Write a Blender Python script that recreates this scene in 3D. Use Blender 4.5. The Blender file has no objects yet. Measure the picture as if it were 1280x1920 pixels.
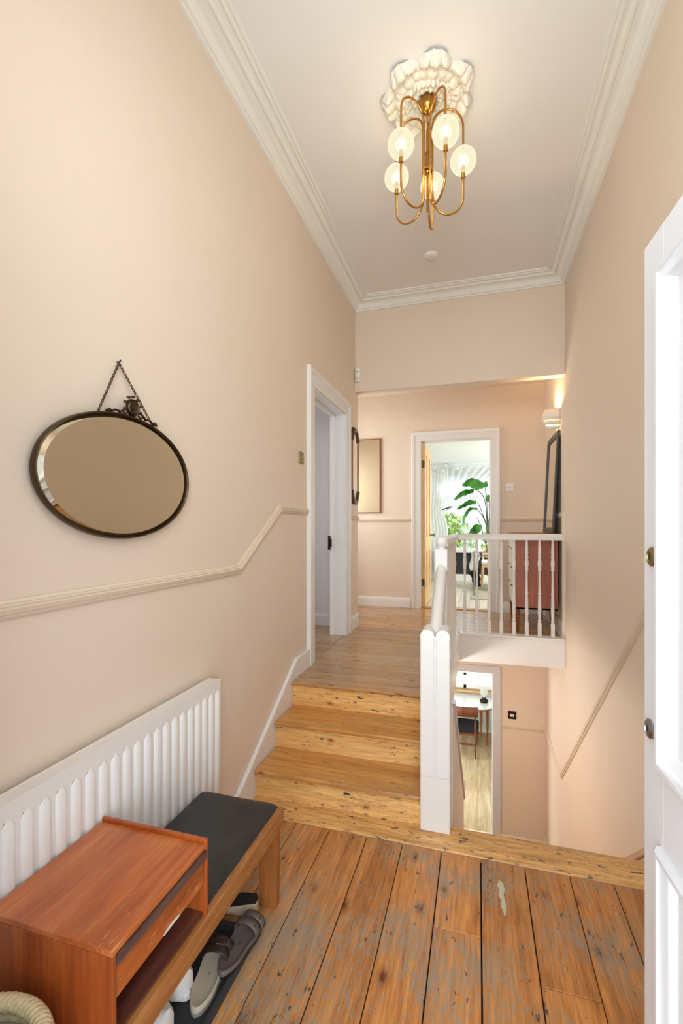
import bpy, bmesh, math, random
from mathutils import Vector, Matrix
random.seed(7)
PI = math.pi
sc = bpy.context.scene
COL = sc.collection

# ---------------------------------------------------------------- camera
EYE = 1.585
YAW = 0.288
FPX = 863.4
cd = bpy.data.cameras.new('camera'); cam = bpy.data.objects.new('camera', cd); COL.objects.link(cam)
cam.location = (0, 0, EYE); cam.rotation_euler = (PI/2, 0, YAW)
cd.sensor_fit = 'VERTICAL'; cd.sensor_height = 36.0; cd.lens = FPX/1920*36.0
cd.shift_y = (989.0-960.0)/1920.0
cd.clip_start = 0.02; cd.clip_end = 200
sc.camera = cam
# ---------------------------------------------------------------- world
w = bpy.data.worlds.new('sky'); sc.world = w; w.use_nodes = True
wn = w.node_tree.nodes; wl = w.node_tree.links
bgn = wn['Background']
bgn.inputs['Color'].default_value = (0.86, 0.93, 1.0, 1); bgn.inputs['Strength'].default_value = 1.7
# ---------------------------------------------------------------- view
sc.view_settings.view_transform = 'Standard'; sc.view_settings.look = 'None'
sc.view_settings.gamma = 1.0; sc.view_settings.use_curve_mapping = False
sc.view_settings.exposure = 0.24
cy = sc.cycles
cy.use_denoising = True
try: cy.denoiser = 'OPENIMAGEDENOISE'
except Exception: pass
cy.max_bounces = 10; cy.diffuse_bounces = 6; cy.glossy_bounces = 5; cy.transmission_bounces = 6
cy.transparent_max_bounces = 12; cy.sample_clamp_indirect = 6.0
cy.caustics_reflective = False; cy.caustics_refractive = False
# ---------------------------------------------------------------- large lights
def area(name, loc, rot, sx, sy, power, color):
    ld = bpy.data.lights.new(name, 'AREA'); ld.shape = 'RECTANGLE'; ld.size = sx; ld.size_y = sy
    ld.energy = power; ld.color = color
    o = bpy.data.objects.new(name, ld); COL.objects.link(o); o.location = loc; o.rotation_euler = rot
    return o
DAY = (0.92, 0.985, 0.995)
area('daylight_entrance', (-0.1, -0.9, 1.9), (math.radians(90), 0, 0), 1.7, 3.0, 66, DAY)      # open front door
area('fill_above_door', (-0.1, 0.45, 3.0), (math.radians(80), 0, 0), 1.3, 0.9, 19, DAY)      # unseen fill added inside, above the doorway, to brighten the hall
area('daylight_garden', (0.2, 11.2, 4.3), (math.radians(-48), 0, 0), 3.0, 2.0, 380, DAY)        # sky above the garden
area('daylight_lightwell', (-0.2, 10.4, 0.75), (math.radians(-25), 0, 0), 2.4, 1.0, 190, DAY)
area('fill_dining_side', (-1.9, 7.6, -1.2), (0, math.radians(-80), 0), 1.2, 1.4, 60, DAY)  # fill added inside the dining room; its left wall has no window
area('fill_lounge_side', (1.85, 8.1, 1.9), (0, math.radians(90), 0), 1.5, 2.0, 62, DAY)  # unseen lamp added by the right wall to lift the dark lounge
area('fill_side_room', (-3.0, 3.9, 2.0), (0, math.radians(-90), 0), 1.3, 1.2, 12, DAY)  # added lamp so the side room is not dark; no window there
area('fill_rear_hall', (-2.25, 5.65, 2.2), (0, math.radians(-90), 0), 0.9, 1.4, 22, DAY)  # extra light added at the hidden left end of the landing

def point(name, loc, power, color, r=0.03):
    ld = bpy.data.lights.new(name, 'POINT'); ld.energy = power; ld.color = color; ld.shadow_soft_size = r
    o = bpy.data.objects.new(name, ld); COL.objects.link(o); o.location = loc
    return o

# ================================================================ helpers
def srgb(r, g, b):
    def f(c):
        c /= 255.0
        return c/12.92 if c <= 0.04045 else ((c+0.055)/1.055)**2.4
    return (f(r), f(g), f(b), 1.0)

class G:
    def __init__(s): s.bm = bmesh.new()
    def box(s, x0, x1, y0, y1, z0, z1, rot=None):
        r = bmesh.ops.create_cube(s.bm, size=1.0)
        vs = r['verts']
        bmesh.ops.scale(s.bm, vec=(abs(x1-x0), abs(y1-y0), abs(z1-z0)), verts=vs)
        if rot is not None: bmesh.ops.transform(s.bm, matrix=rot, verts=vs)
        bmesh.ops.translate(s.bm, vec=((x0+x1)/2, (y0+y1)/2, (z0+z1)/2), verts=vs)
        return vs
    def xform(s, vs, M): bmesh.ops.transform(s.bm, matrix=M, verts=vs)
    def tube(s, pts, r, seg=10, closed=False, caps=True):
        pts = [Vector(p) for p in pts]; n = len(pts)
        rad = r if isinstance(r, (list, tuple)) else [r]*n
        rings = []
        up = None
        for i, p in enumerate(pts):
            if closed: d = pts[(i+1) % n]-pts[i-1]
            else: d = pts[min(i+1, n-1)]-pts[max(i-1, 0)]
            d.normalize()
            if up is None:
                up = Vector((0, 0, 1)) if abs(d.z) < 0.9 else Vector((1, 0, 0))
            a = (up - d*up.dot(d))
            if a.length < 1e-6: a = d.orthogonal()
            a.normalize(); b = d.cross(a); up = a
            rings.append([s.bm.verts.new(p+(a*math.cos(2*PI*k/seg)+b*math.sin(2*PI*k/seg))*rad[i]) for k in range(seg)])
        m = n if closed else n-1
        for i in range(m):
            A, B = rings[i], rings[(i+1) % n]
            for k in range(seg):
                s.bm.faces.new((A[k], A[(k+1) % seg], B[(k+1) % seg], B[k]))
        if caps and not closed:
            s.bm.faces.new(rings[0][::-1]); s.bm.faces.new(rings[-1])
        return [v for rg in rings for v in rg]
    def lathe(s, prof, c=(0, 0, 0), seg=20, M=None, a0=0.0, a1=2*PI, caps=True):
        full = abs(a1-a0-2*PI) < 1e-6
        k = seg if full else seg+1
        rings = []
        allv = []
        for (r, z) in prof:
            ring = []
            for i in range(k):
                a = a0+(a1-a0)*i/seg
                ring.append(s.bm.verts.new((max(r, 1e-5)*math.cos(a), max(r, 1e-5)*math.sin(a), z)))
            rings.append(ring); allv += ring
        for A, B in zip(rings, rings[1:]):
            for i in range(seg):
                j = (i+1) % k
                s.bm.faces.new((A[i], A[j], B[j], B[i]))
        if caps and full:
            s.bm.faces.new(rings[0][::-1]); s.bm.faces.new(rings[-1])
        if M is not None: bmesh.ops.transform(s.bm, matrix=M, verts=allv)
        bmesh.ops.translate(s.bm, vec=c, verts=allv)
        return allv
    def prism(s, poly, fn, t0, t1):
        """poly: 2-D outline, fn(a, b, t) -> xyz"""
        A = [s.bm.verts.new(fn(a, b, t0)) for a, b in poly]
        B = [s.bm.verts.new(fn(a, b, t1)) for a, b in poly]
        n = len(poly)
        s.bm.faces.new(A); s.bm.faces.new(B[::-1])
        for i in range(n): s.bm.faces.new((A[i], B[i], B[(i+1) % n], A[(i+1) % n]))
        return A+B
    def sweep(s, path, prof, fn, closed=False):
        """mitred sweep along a path in a plane; prof (a,b): a to the left of the path, b out of plane"""
        n = len(path); P = [Vector((p[0], p[1])) for p in path]; rings = []
        for i in range(n):
            if closed or 0 < i < n-1:
                d0 = (P[i]-P[i-1]).normalized(); d1 = (P[(i+1) % n]-P[i]).normalized()
            elif i == 0: d0 = d1 = (P[1]-P[0]).normalized()
            else: d0 = d1 = (P[-1]-P[-2]).normalized()
            n0 = Vector((-d0.y, d0.x)); n1 = Vector((-d1.y, d1.x))
            m = (n0+n1); m = m/(1+n0.dot(n1))
            rings.append([s.bm.verts.new(fn(P[i].x+m.x*a, P[i].y+m.y*a, b)) for a, b in prof])
        k = len(prof)
        for i in range(n if closed else n-1):
            A, B = rings[i], rings[(i+1) % n]
            for j in range(k):
                s.bm.faces.new((A[j], A[(j+1) % k], B[(j+1) % k], B[j]))
        if not closed:
            s.bm.faces.new(rings[0][::-1]); s.bm.faces.new(rings[-1])
    def grid(s, nu, nv, fn, closed_u=False):
        V = [[s.bm.verts.new(fn(i/(nu-(0 if closed_u else 1)), j/(nv-1))) for j in range(nv)] for i in range(nu)]
        for i in range(nu if closed_u else nu-1):
            for j in range(nv-1):
                s.bm.faces.new((V[i][j], V[(i+1) % nu][j], V[(i+1) % nu][j+1], V[i][j+1]))
        return V

def finish(name, g, mat, parent=None, smooth=None, bev=0.0, kind=None, seg=2, solid=0.0):
    bm = g.bm
    bmesh.ops.recalc_face_normals(bm, faces=bm.faces)
    if parent is not None:
        bmesh.ops.translate(bm, vec=-WORLD(parent), verts=bm.verts)
    me = bpy.data.meshes.new(name); bm.to_mesh(me); bm.free()
    if smooth is not None:
        me.shade_smooth()
        me.set_sharp_from_angle(angle=math.radians(smooth))
    me.materials.append(mat)
    o = bpy.data.objects.new(name, me); COL.objects.link(o)
    if parent is not None: o.parent = parent
    if solid:
        m = o.modifiers.new('solid', 'SOLIDIFY'); m.thickness = solid; m.offset = 0
    if bev:
        m = o.modifiers.new('bevel', 'BEVEL'); m.width = bev; m.segments = seg; m.limit_method = 'ANGLE'
        m.angle_limit = math.radians(40)
    if kind: o['kind'] = kind
    return o
def WORLD(o):
    v = Vector((0, 0, 0))
    while o is not None: v = v+Vector(o.location); o = o.parent
    return v
def thing(name, label, cat, loc=(0, 0, 0), group=None, kind=None):
    o = bpy.data.objects.new(name, None); COL.objects.link(o); o.location = loc
    o.empty_display_size = 0.1
    tag(o, label, cat, group, kind)
    return o
def tag(o, label, cat, group=None, kind=None):
    o['label'] = label; o['category'] = cat
    if group: o['group'] = group
    if kind: o['kind'] = kind
    return o
def structure(name, g, mat, parent=None, **kw):
    o = finish(name, g, mat, parent, **kw)
    if parent is None: o['kind'] = 'structure'
    return o
def sroot(name, loc=(0, 0, 0)):
    o = bpy.data.objects.new(name, None); COL.objects.link(o); o.location = loc; o['kind'] = 'structure'
    o.empty_display_size = 0.1
    return o
def box1(name, mat, parent, x0, x1, y0, y1, z0, z1, bev=0.002, **kw):
    g = G(); g.box(x0, x1, y0, y1, z0, z1)
    return finish(name, g, mat, parent, bev=bev, **kw)
def copyobj(o, parent, loc=None, rot=None):
    c = o.copy(); COL.objects.link(c); c.parent = parent
    if loc is not None: c.location = loc
    if rot is not None: c.rotation_euler = rot
    return c
def copytree(root):
    r = root.copy(); COL.objects.link(r)
    for ch in list(root.children):
        c = ch.copy(); COL.objects.link(c); c.parent = r
        for gch in list(ch.children):
            d = gch.copy(); COL.objects.link(d); d.parent = c
    return r
CA, SA = math.cos(YAW), math.sin(YAW)
def at(u, v, Y):
    """world point at depth Y whose image in the photograph is (u, v) - used to measure, at its real distance"""
    t = (u-640)/FPX; dx, dy, dz = t*CA-SA, t*SA+CA, -(v-989)/FPX
    k = Y/dy
    return Vector((dx*k, Y, EYE+dz*k))

# ================================================================ materials
def newmat(name):
    m = bpy.data.materials.new(name); m.use_nodes = True
    nt = m.node_tree; b = nt.nodes['Principled BSDF']
    return m, nt.nodes, nt.links, b
def N(nodes, t, **kw):
    n = nodes.new(t)
    for k, v in kw.items(): setattr(n, k, v)
    return n
def paint(name, col, rough=0.55, var=0.03, bump=0.08, scale=60.0, spec=0.4):
    m, n, l, b = newmat(name)
    tc = N(n, 'ShaderNodeTexCoord')
    ns = N(n, 'ShaderNodeTexNoise'); ns.inputs['Scale'].default_value = 2.3; ns.inputs['Detail'].default_value = 4
    l.new(tc.outputs['Object'], ns.inputs['Vector'])
    mr = N(n, 'ShaderNodeMapRange'); mr.inputs['To Min'].default_value = 1-var; mr.inputs['To Max'].default_value = 1+var
    l.new(ns.outputs['Fac'], mr.inputs['Value'])
    mx = N(n, 'ShaderNodeMix', data_type='RGBA', blend_type='MULTIPLY'); mx.inputs['Factor'].default_value = 1
    mx.inputs['A'].default_value = col
    cb = N(n, 'ShaderNodeCombineColor')
    for c in ('Red', 'Green', 'Blue'): l.new(mr.outputs['Result'], cb.inputs[c])
    l.new(cb.outputs['Color'], mx.inputs['B']); l.new(mx.outputs['Result'], b.inputs['Base Color'])
    b.inputs['Roughness'].default_value = rough
    b.inputs['Specular IOR Level'].default_value = spec
    if bump:
        n2 = N(n, 'ShaderNodeTexNoise'); n2.inputs['Scale'].default_value = scale; n2.inputs['Detail'].default_value = 3
        l.new(tc.outputs['Object'], n2.inputs['Vector'])
        bp = N(n, 'ShaderNodeBump'); bp.inputs['Strength'].default_value = bump; bp.inputs['Distance'].default_value = 0.01
        l.new(n2.outputs['Fac'], bp.inputs['Height']); l.new(bp.outputs['Normal'], b.inputs['Normal'])
    return m
def ramp(n, stops, interp='LINEAR'):
    r = N(n, 'ShaderNodeValToRGB'); r.color_ramp.interpolation = interp
    e = r.color_ramp.elements
    while len(e) < len(stops): e.new(0.5)
    for k, (p, c) in enumerate(stops): e[k].position = p; e[k].color = c
    return r
def wood(name, dark, mid, light, axis='Y', knots=0.0, wear=0.0, wearcol=(0.2, 0.2, 0.17, 1), rough=0.4, grain=1.0,
         objvar=0.12, coat=0.0, specks=0.0, fib=1.0):
    """grain runs along `axis`; every board (object) gets its own slice of the pattern"""
    m, n, l, b = newmat(name)
    tc = N(n, 'ShaderNodeTexCoord'); oi = N(n, 'ShaderNodeObjectInfo')
    sca = N(n, 'ShaderNodeVectorMath', operation='SCALE'); sca.inputs['Scale'].default_value = 37.0
    cbo = N(n, 'ShaderNodeCombineXYZ')
    for c in 'XYZ': l.new(oi.outputs['Random'], cbo.inputs[c])
    l.new(cbo.outputs['Vector'], sca.inputs[0])
    add = N(n, 'ShaderNodeVectorMath', operation='ADD')
    l.new(tc.outputs['Object'], add.inputs[0]); l.new(sca.outputs['Vector'], add.inputs[1])
    mp = N(n, 'ShaderNodeMapping')
    s = {'X': (1.1, 14, 14), 'Y': (14, 1.1, 14), 'Z': (14, 14, 1.1)}[axis]
    mp.inputs['Scale'].default_value = tuple(v*grain for v in s)
    l.new(add.outputs['Vector'], mp.inputs['Vector'])
    n1 = N(n, 'ShaderNodeTexNoise'); n1.inputs['Scale'].default_value = 1.0; n1.inputs['Detail'].default_value = 6
    n1.inputs['Roughness'].default_value = 0.62; n1.inputs['Distortion'].default_value = 0.6
    l.new(mp.outputs['Vector'], n1.inputs['Vector'])
    r = ramp(n, [(0.28, dark), (0.5, mid), (0.72, light)])
    l.new(n1.outputs['Fac'], r.inputs['Fac'])
    # fine fibres
    mp2 = N(n, 'ShaderNodeMapping'); mp2.inputs['Scale'].default_value = tuple(v*grain*7 for v in s)
    l.new(add.outputs['Vector'], mp2.inputs['Vector'])
    n2 = N(n, 'ShaderNodeTexNoise'); n2.inputs['Scale'].default_value = 1.0; n2.inputs['Detail'].default_value = 3
    l.new(mp2.outputs['Vector'], n2.inputs['Vector'])
    mr = N(n, 'ShaderNodeMapRange'); mr.inputs['From Min'].default_value = 0.3; mr.inputs['From Max'].default_value = 0.7
    mr.inputs['To Min'].default_value = 1-0.18*fib; mr.inputs['To Max'].default_value = 1+0.12*fib
    l.new(n2.outputs['Fac'], mr.inputs['Value'])
    mrv = N(n, 'ShaderNodeMapRange'); mrv.inputs['To Min'].default_value = 1-objvar; mrv.inputs['To Max'].default_value = 1+objvar
    l.new(oi.outputs['Random'], mrv.inputs['Value'])
    mul = N(n, 'ShaderNodeMath', operation='MULTIPLY'); l.new(mr.outputs['Result'], mul.inputs[0]); l.new(mrv.outputs['Result'], mul.inputs[1])
    vs = N(n, 'ShaderNodeVectorMath', operation='SCALE')
    l.new(r.outputs['Color'], vs.inputs[0]); l.new(mul.outputs['Value'], vs.inputs['Scale'])
    cur = vs.outputs['Vector']
    if knots:
        # knots: points in the plane (along the grain, across it)
        sp = N(n, 'ShaderNodeSeparateXYZ'); l.new(add.outputs['Vector'], sp.inputs['Vector'])
        oth = [c for c in 'XYZ' if c != axis]
        sm_ = N(n, 'ShaderNodeMath', operation='ADD'); l.new(sp.outputs[oth[0]], sm_.inputs[0]); l.new(sp.outputs[oth[1]], sm_.inputs[1])
        a1 = N(n, 'ShaderNodeMath', operation='MULTIPLY'); l.new(sp.outputs[axis], a1.inputs[0]); a1.inputs[1].default_value = 3.0
        a2 = N(n, 'ShaderNodeMath', operation='MULTIPLY'); l.new(sm_.outputs[0], a2.inputs[0]); a2.inputs[1].default_value = 5.5
        cv = N(n, 'ShaderNodeCombineXYZ'); l.new(a1.outputs[0], cv.inputs['X']); l.new(a2.outputs[0], cv.inputs['Y'])
        vo = N(n, 'ShaderNodeTexVoronoi'); vo.inputs['Scale'].default_value = 1.0
        vo.voronoi_dimensions = '2D'
        l.new(cv.outputs['Vector'], vo.inputs['Vector'])
        kr = ramp(n, [(0.035*knots, (1, 1, 1, 1)), (0.07*knots, (0.45, 0.45, 0.45, 1)), (0.15*knots, (0, 0, 0, 1))])
        l.new(vo.outputs['Distance'], kr.inputs['Fac'])
        sc_r = N(n, 'ShaderNodeSeparateColor'); l.new(vo.outputs['Color'], sc_r.inputs['Color'])
        pk = N(n, 'ShaderNodeMapRange'); pk.clamp = True; pk.inputs['From Min'].default_value = 0.42; pk.inputs['From Max'].default_value = 0.75
        l.new(sc_r.outputs['Red'], pk.inputs['Value'])
        km = N(n, 'ShaderNodeMath', operation='MULTIPLY'); l.new(kr.outputs['Color'], km.inputs[0]); l.new(pk.outputs['Result'], km.inputs[1])
        mx = N(n, 'ShaderNodeMix', data_type='RGBA'); l.new(km.outputs['Value'], mx.inputs['Factor'])
        l.new(cur, mx.inputs['A']); mx.inputs['B'].default_value = (dark[0]*0.42, dark[1]*0.26, dark[2]*0.22, 1)
        cur = mx.outputs['Result']
    if wear:
        n3 = N(n, 'ShaderNodeTexNoise'); n3.inputs['Scale'].default_value = 2.2; n3.inputs['Detail'].default_value = 3
        l.new(tc.outputs['Object'], n3.inputs['Vector'])
        mp4 = N(n, 'ShaderNodeMapping')
        mp4.inputs['Scale'].default_value = {'X': (26, 150, 150), 'Y': (150, 26, 150), 'Z': (150, 150, 26)}[axis]
        l.new(add.outputs['Vector'], mp4.inputs['Vector'])
        n4 = N(n, 'ShaderNodeTexNoise'); n4.inputs['Scale'].default_value = 1.0; n4.inputs['Detail'].default_value = 5
        n4.inputs['Roughness'].default_value = 0.7
        l.new(mp4.outputs['Vector'], n4.inputs['Vector'])
        a = N(n, 'ShaderNodeMath', operation='MULTIPLY_ADD'); l.new(n3.outputs['Fac'], a.inputs[0]); a.inputs[1].default_value = 0.75
        l.new(n4.outputs['Fac'], a.inputs[2])
        wr = ramp(n, [(0.0, (0, 0, 0, 1)), (1.0, (1, 1, 1, 1))])
        mrw = N(n, 'ShaderNodeMapRange'); mrw.inputs['From Min'].default_value = 1.01-0.12*wear; mrw.inputs['From Max'].default_value = 1.09-0.12*wear
        mrw.clamp = True
        l.new(a.outputs['Value'], mrw.inputs['Value'])
        ml = N(n, 'ShaderNodeMath', operation='MULTIPLY'); l.new(mrw.outputs['Result'], ml.inputs[0]); ml.inputs[1].default_value = 0.7
        mx = N(n, 'ShaderNodeMix', data_type='RGBA'); l.new(ml.outputs['Value'], mx.inputs['Factor'])
        l.new(cur, mx.inputs['A']); mx.inputs['B'].default_value = wearcol
        cur = mx.outputs['Result']
    if specks:
        n5 = N(n, 'ShaderNodeTexNoise'); n5.inputs['Scale'].default_value = 1.0; n5.inputs['Detail'].default_value = 6; n5.inputs['Roughness'].default_value = 0.7
        mp5 = N(n, 'ShaderNodeMapping'); mp5.inputs['Scale'].default_value = {'X': (14, 44, 44), 'Y': (44, 14, 44), 'Z': (44, 44, 14)}[axis]
        l.new(add.outputs['Vector'], mp5.inputs['Vector']); l.new(mp5.outputs['Vector'], n5.inputs['Vector'])
        m5 = N(n, 'ShaderNodeMapRange'); m5.clamp = True
        m5.inputs['From Min'].default_value = 0.665-0.04*specks; m5.inputs['From Max'].default_value = 0.70-0.04*specks
        l.new(n5.outputs['Fac'], m5.inputs['Value'])
        mx = N(n, 'ShaderNodeMix', data_type='RGBA'); l.new(m5.outputs['Result'], mx.inputs['Factor'])
        l.new(cur, mx.inputs['A']); mx.inputs['B'].default_value = (0.05, 0.045, 0.05, 1)
        cur = mx.outputs['Result']
    l.new(cur, b.inputs['Base Color'])
    b.inputs['Roughness'].default_value = rough
    if coat:
        b.inputs['Coat Weight'].default_value = coat; b.inputs['Coat Roughness'].default_value = 0.18
    bp = N(n, 'ShaderNodeBump'); bp.inputs['Strength'].default_value = 0.18; bp.inputs['Distance'].default_value = 0.004
    l.new(n2.outputs['Fac'], bp.inputs['Height']); l.new(bp.outputs['Normal'], b.inputs['Normal'])
    return m
def metal(name, col, rough=0.3, metallic=1.0):
    m, n, l, b = newmat(name)
    tc = N(n, 'ShaderNodeTexCoord'); ns = N(n, 'ShaderNodeTexNoise'); ns.inputs['Scale'].default_value = 40
    l.new(tc.outputs['Object'], ns.inputs['Vector'])
    mr = N(n, 'ShaderNodeMapRange'); mr.inputs['To Min'].default_value = rough*0.75; mr.inputs['To Max'].default_value = rough*1.25
    l.new(ns.outputs['Fac'], mr.inputs['Value']); l.new(mr.outputs['Result'], b.inputs['Roughness'])
    b.inputs['Base Color'].default_value = col; b.inputs['Metallic'].default_value = metallic
    return m
def emit(name, col, strength):
    m, n, l, b = newmat(name)
    b.inputs['Base Color'].default_value = col
    b.inputs['Emission Color'].default_value = col; b.inputs['Emission Strength'].default_value = strength
    return m

WALL = srgb(226, 210, 193)
M = {}
LAMPS = True
M['wall'] = paint('wall_paint', WALL, 0.6, 0.025, 0.10, 45)
M['trimpeach'] = paint('dado_paint', srgb(224, 210, 190), 0.4, 0.02, 0.03)
M['white'] = paint('white_gloss_paint', srgb(229, 228, 227), 0.3, 0.015, 0.03, 30)
M['whitedoor'] = paint('white_door_paint', srgb(218, 219, 223), 0.35, 0.02, 0.05, 40)
M['ceiling'] = paint('ceiling_paint', srgb(231, 230, 229), 0.75, 0.015, 0.03, 30)
M['cornice'] = paint('cornice_paint', srgb(232, 232, 227), 0.6, 0.02, 0.04, 40)
M['plaster'] = paint('rose_plaster', srgb(232, 226, 214), 0.75, 0.04, 0.6, 55)
M['greyroom'] = paint('grey_room_paint', srgb(205, 200, 202), 0.6, 0.02, 0.05)
M['greyframe'] = paint('grey_frame_paint', srgb(210, 212, 220), 0.4, 0.02, 0.05)
M['scuffed'] = paint('scuffed_white_paint', srgb(222, 221, 221), 0.5, 0.12, 0.35, 25)
M['roomwhite'] = paint('bright_room_paint', srgb(240, 241, 238), 0.6, 0.01, 0.03)
M['darkpanel'] = paint('charcoal_paint', srgb(44, 44, 48), 0.5, 0.05, 0.05)
M['sub'] = paint('underfloor', srgb(30, 24, 20), 0.9, 0.1, 0)
M['floor'] = wood('old_pine_boards', srgb(150, 88, 40), srgb(190, 124, 62), srgb(206, 144, 80), 'Y', 1.15, 1.2, srgb(140, 138, 124), 0.42, 1.0, 0.10, 0.15, 1.0, 1.7)
M['edge'] = wood('pale_edge_board', srgb(182, 126, 68), srgb(214, 166, 104), srgb(226, 184, 126), 'X', 0.8, 0.45, srgb(150, 134, 104), 0.42, 1.0, 0.06, 0.1, 2.0, 1.5)
M['riser'] = wood('golden_pine_riser', srgb(210, 154, 88), srgb(230, 182, 114), srgb(238, 196, 132), 'X', 0.75, 0.2, srgb(168, 136, 100), 0.4, 0.8, 0.05, 0.1, 1.5, 1.2)
M['tread'] = wood('golden_pine_tread', srgb(172, 112, 54), srgb(204, 146, 78), srgb(216, 162, 96), 'X', 0.8, 0.35, srgb(160, 138, 108), 0.3, 0.8, 0.06, 0.3, 1.2, 1.2)
M['landing'] = wood('landing_pine', srgb(142, 98, 52), srgb(178, 132, 80), srgb(194, 152, 102), 'X', 0.7, 0.5, srgb(170, 154, 130), 0.24, 0.9, 0.14, 0.3, 1.2, 1.5)
M['paleboard'] = wood('pale_limed_boards', srgb(200, 184, 160), srgb(222, 210, 190), srgb(232, 222, 206), 'Y', 0.4, 0, rough=0.35, objvar=0.05)
M['oakboard'] = wood('washed_oak_boards', srgb(150, 122, 84), srgb(182, 156, 118), srgb(206, 184, 150), 'Y', 0.6, 0.4, srgb(196, 184, 160), 0.4, 0.9, 0.08)
M['teak'] = wood('teak', srgb(134, 62, 24), srgb(176, 92, 42), srgb(198, 118, 62), 'Y', 0, 0.45, srgb(205, 150, 96), 0.32, 0.8, 0.04, 0.25)
M['teakx'] = wood('teak_cross', srgb(120, 52, 18), srgb(158, 76, 30), srgb(178, 98, 44), 'Z', 0, 0, rough=0.35, grain=0.7, objvar=0.04, coat=0.2)
M['teakdark'] = wood('dark_teak', srgb(66, 34, 26), srgb(92, 52, 42), srgb(120, 76, 62), 'Y', 0, 0, rough=0.3, objvar=0.03, coat=0.3)
M['teakleg'] = wood('teak_leg', srgb(120, 66, 28), srgb(158, 96, 48), srgb(176, 118, 66), 'Z', 0, 0, srgb(190, 150, 104), 0.4, 0.9, 0.03)
M['teakrail'] = wood('teak_rail', srgb(124, 74, 34), srgb(160, 104, 54), srgb(184, 132, 80), 'Y', 0, 0.25, srgb(190, 150, 104), 0.4, 0.9, 0.04)
M['chest'] = wood('red_brown_veneer', srgb(140, 76, 50), srgb(164, 94, 66), srgb(180, 112, 82), 'Z', 0, 0, rough=0.4, grain=0.7, objvar=0.03)
M['chestfront'] = paint('chest_drawer_paint', srgb(214, 214, 208), 0.4, 0.03, 0.03)
M['pinedoor'] = wood('stripped_pine', srgb(208, 164, 104), srgb(226, 186, 126), srgb(236, 202, 148), 'Z', 0.4, 0, rough=0.4, grain=0.8, objvar=0.03)
M['chairwood'] = wood('dark_chair_teak', srgb(84, 40, 22), srgb(116, 60, 36), srgb(134, 76, 48), 'Z', 0, 0, rough=0.35, objvar=0.03)
M['pull'] = wood('worn_dark_pull', srgb(52, 36, 36), srgb(74, 54, 52), srgb(104, 82, 76), 'Y', 0, 0.4, srgb(120, 104, 98), 0.3, objvar=0.02)
M['mahog'] = wood('red_mahogany', srgb(90, 34, 18), srgb(132, 58, 32), srgb(152, 78, 46), 'Z', 0, 0, rough=0.3, grain=0.9, objvar=0.03, coat=0.3)
M['darkmould'] = wood('carved_dark_wood', srgb(52, 34, 22), srgb(76, 52, 36), srgb(98, 70, 50), 'Z', 0, 0, rough=0.35, grain=0.9, objvar=0.03)
M['blackframe'] = paint('black_frame_paint', srgb(52, 54, 52), 0.4, 0.1, 0.05)
M['brass'] = metal('antique_brass', srgb(190, 142, 74), 0.26)
M['brassdull'] = metal('aged_brass', srgb(150, 136, 92), 0.45)
M['steel'] = metal('brushed_steel', srgb(150, 152, 150), 0.35)
M['bronze'] = metal('dark_bronze', srgb(86, 74, 58), 0.42)
M['iron'] = metal('dark_iron', srgb(58, 52, 50), 0.5)
M['plastic'] = paint('white_plastic', srgb(238, 236, 230), 0.35, 0.01, 0)
M['greyplastic'] = paint('grey_plastic', srgb(206, 205, 198), 0.4, 0.01, 0)
M['blackplastic'] = paint('black_plastic', srgb(30, 30, 30), 0.4, 0.03, 0)
M['rubber'] = paint('black_rubber', srgb(48, 49, 50), 0.6, 0.2, 0.3, 40)
M['greyleather'] = paint('taupe_leather', srgb(98, 88, 84), 0.5, 0.1, 0.1)
M['darkleather'] = paint('dark_brown_leather', srgb(58, 42, 40), 0.45, 0.1, 0.1)
M['cork'] = paint('cork_sole', srgb(206, 186, 158), 0.8, 0.12, 0.5, 90)
M['suede'] = paint('worn_suede_footbed', srgb(182, 170, 152), 0.85, 0.14, 0.2, 18)
M['canvas'] = paint('white_canvas', srgb(234, 233, 232), 0.7, 0.04, 0.25, 60)
M['shoesole'] = paint('grey_sole', srgb(140, 136, 130), 0.7, 0.05, 0.1)
M['fabricblack'] = paint('black_fabric', srgb(24, 24, 27), 0.8, 0.1, 0.2)
M['teal'] = paint('teal_cloth', srgb(90, 158, 156), 0.8, 0.2, 0.4, 20)
M['bluecloth'] = paint('blue_cloth', srgb(150, 190, 220), 0.8, 0.2, 0.4, 20)
M['rope'] = paint('natural_rope', srgb(206, 190, 152), 0.9, 0.2, 0.6, 70)
M['tableWhite'] = paint('white_laminate', srgb(240, 240, 240), 0.2, 0.01, 0)
M['terracotta'] = paint('terracotta', srgb(150, 84, 58), 0.7, 0.08, 0.1)
M['palegreen'] = paint('pale_green_enamel', srgb(206, 218, 206), 0.4, 0.02, 0)

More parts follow.
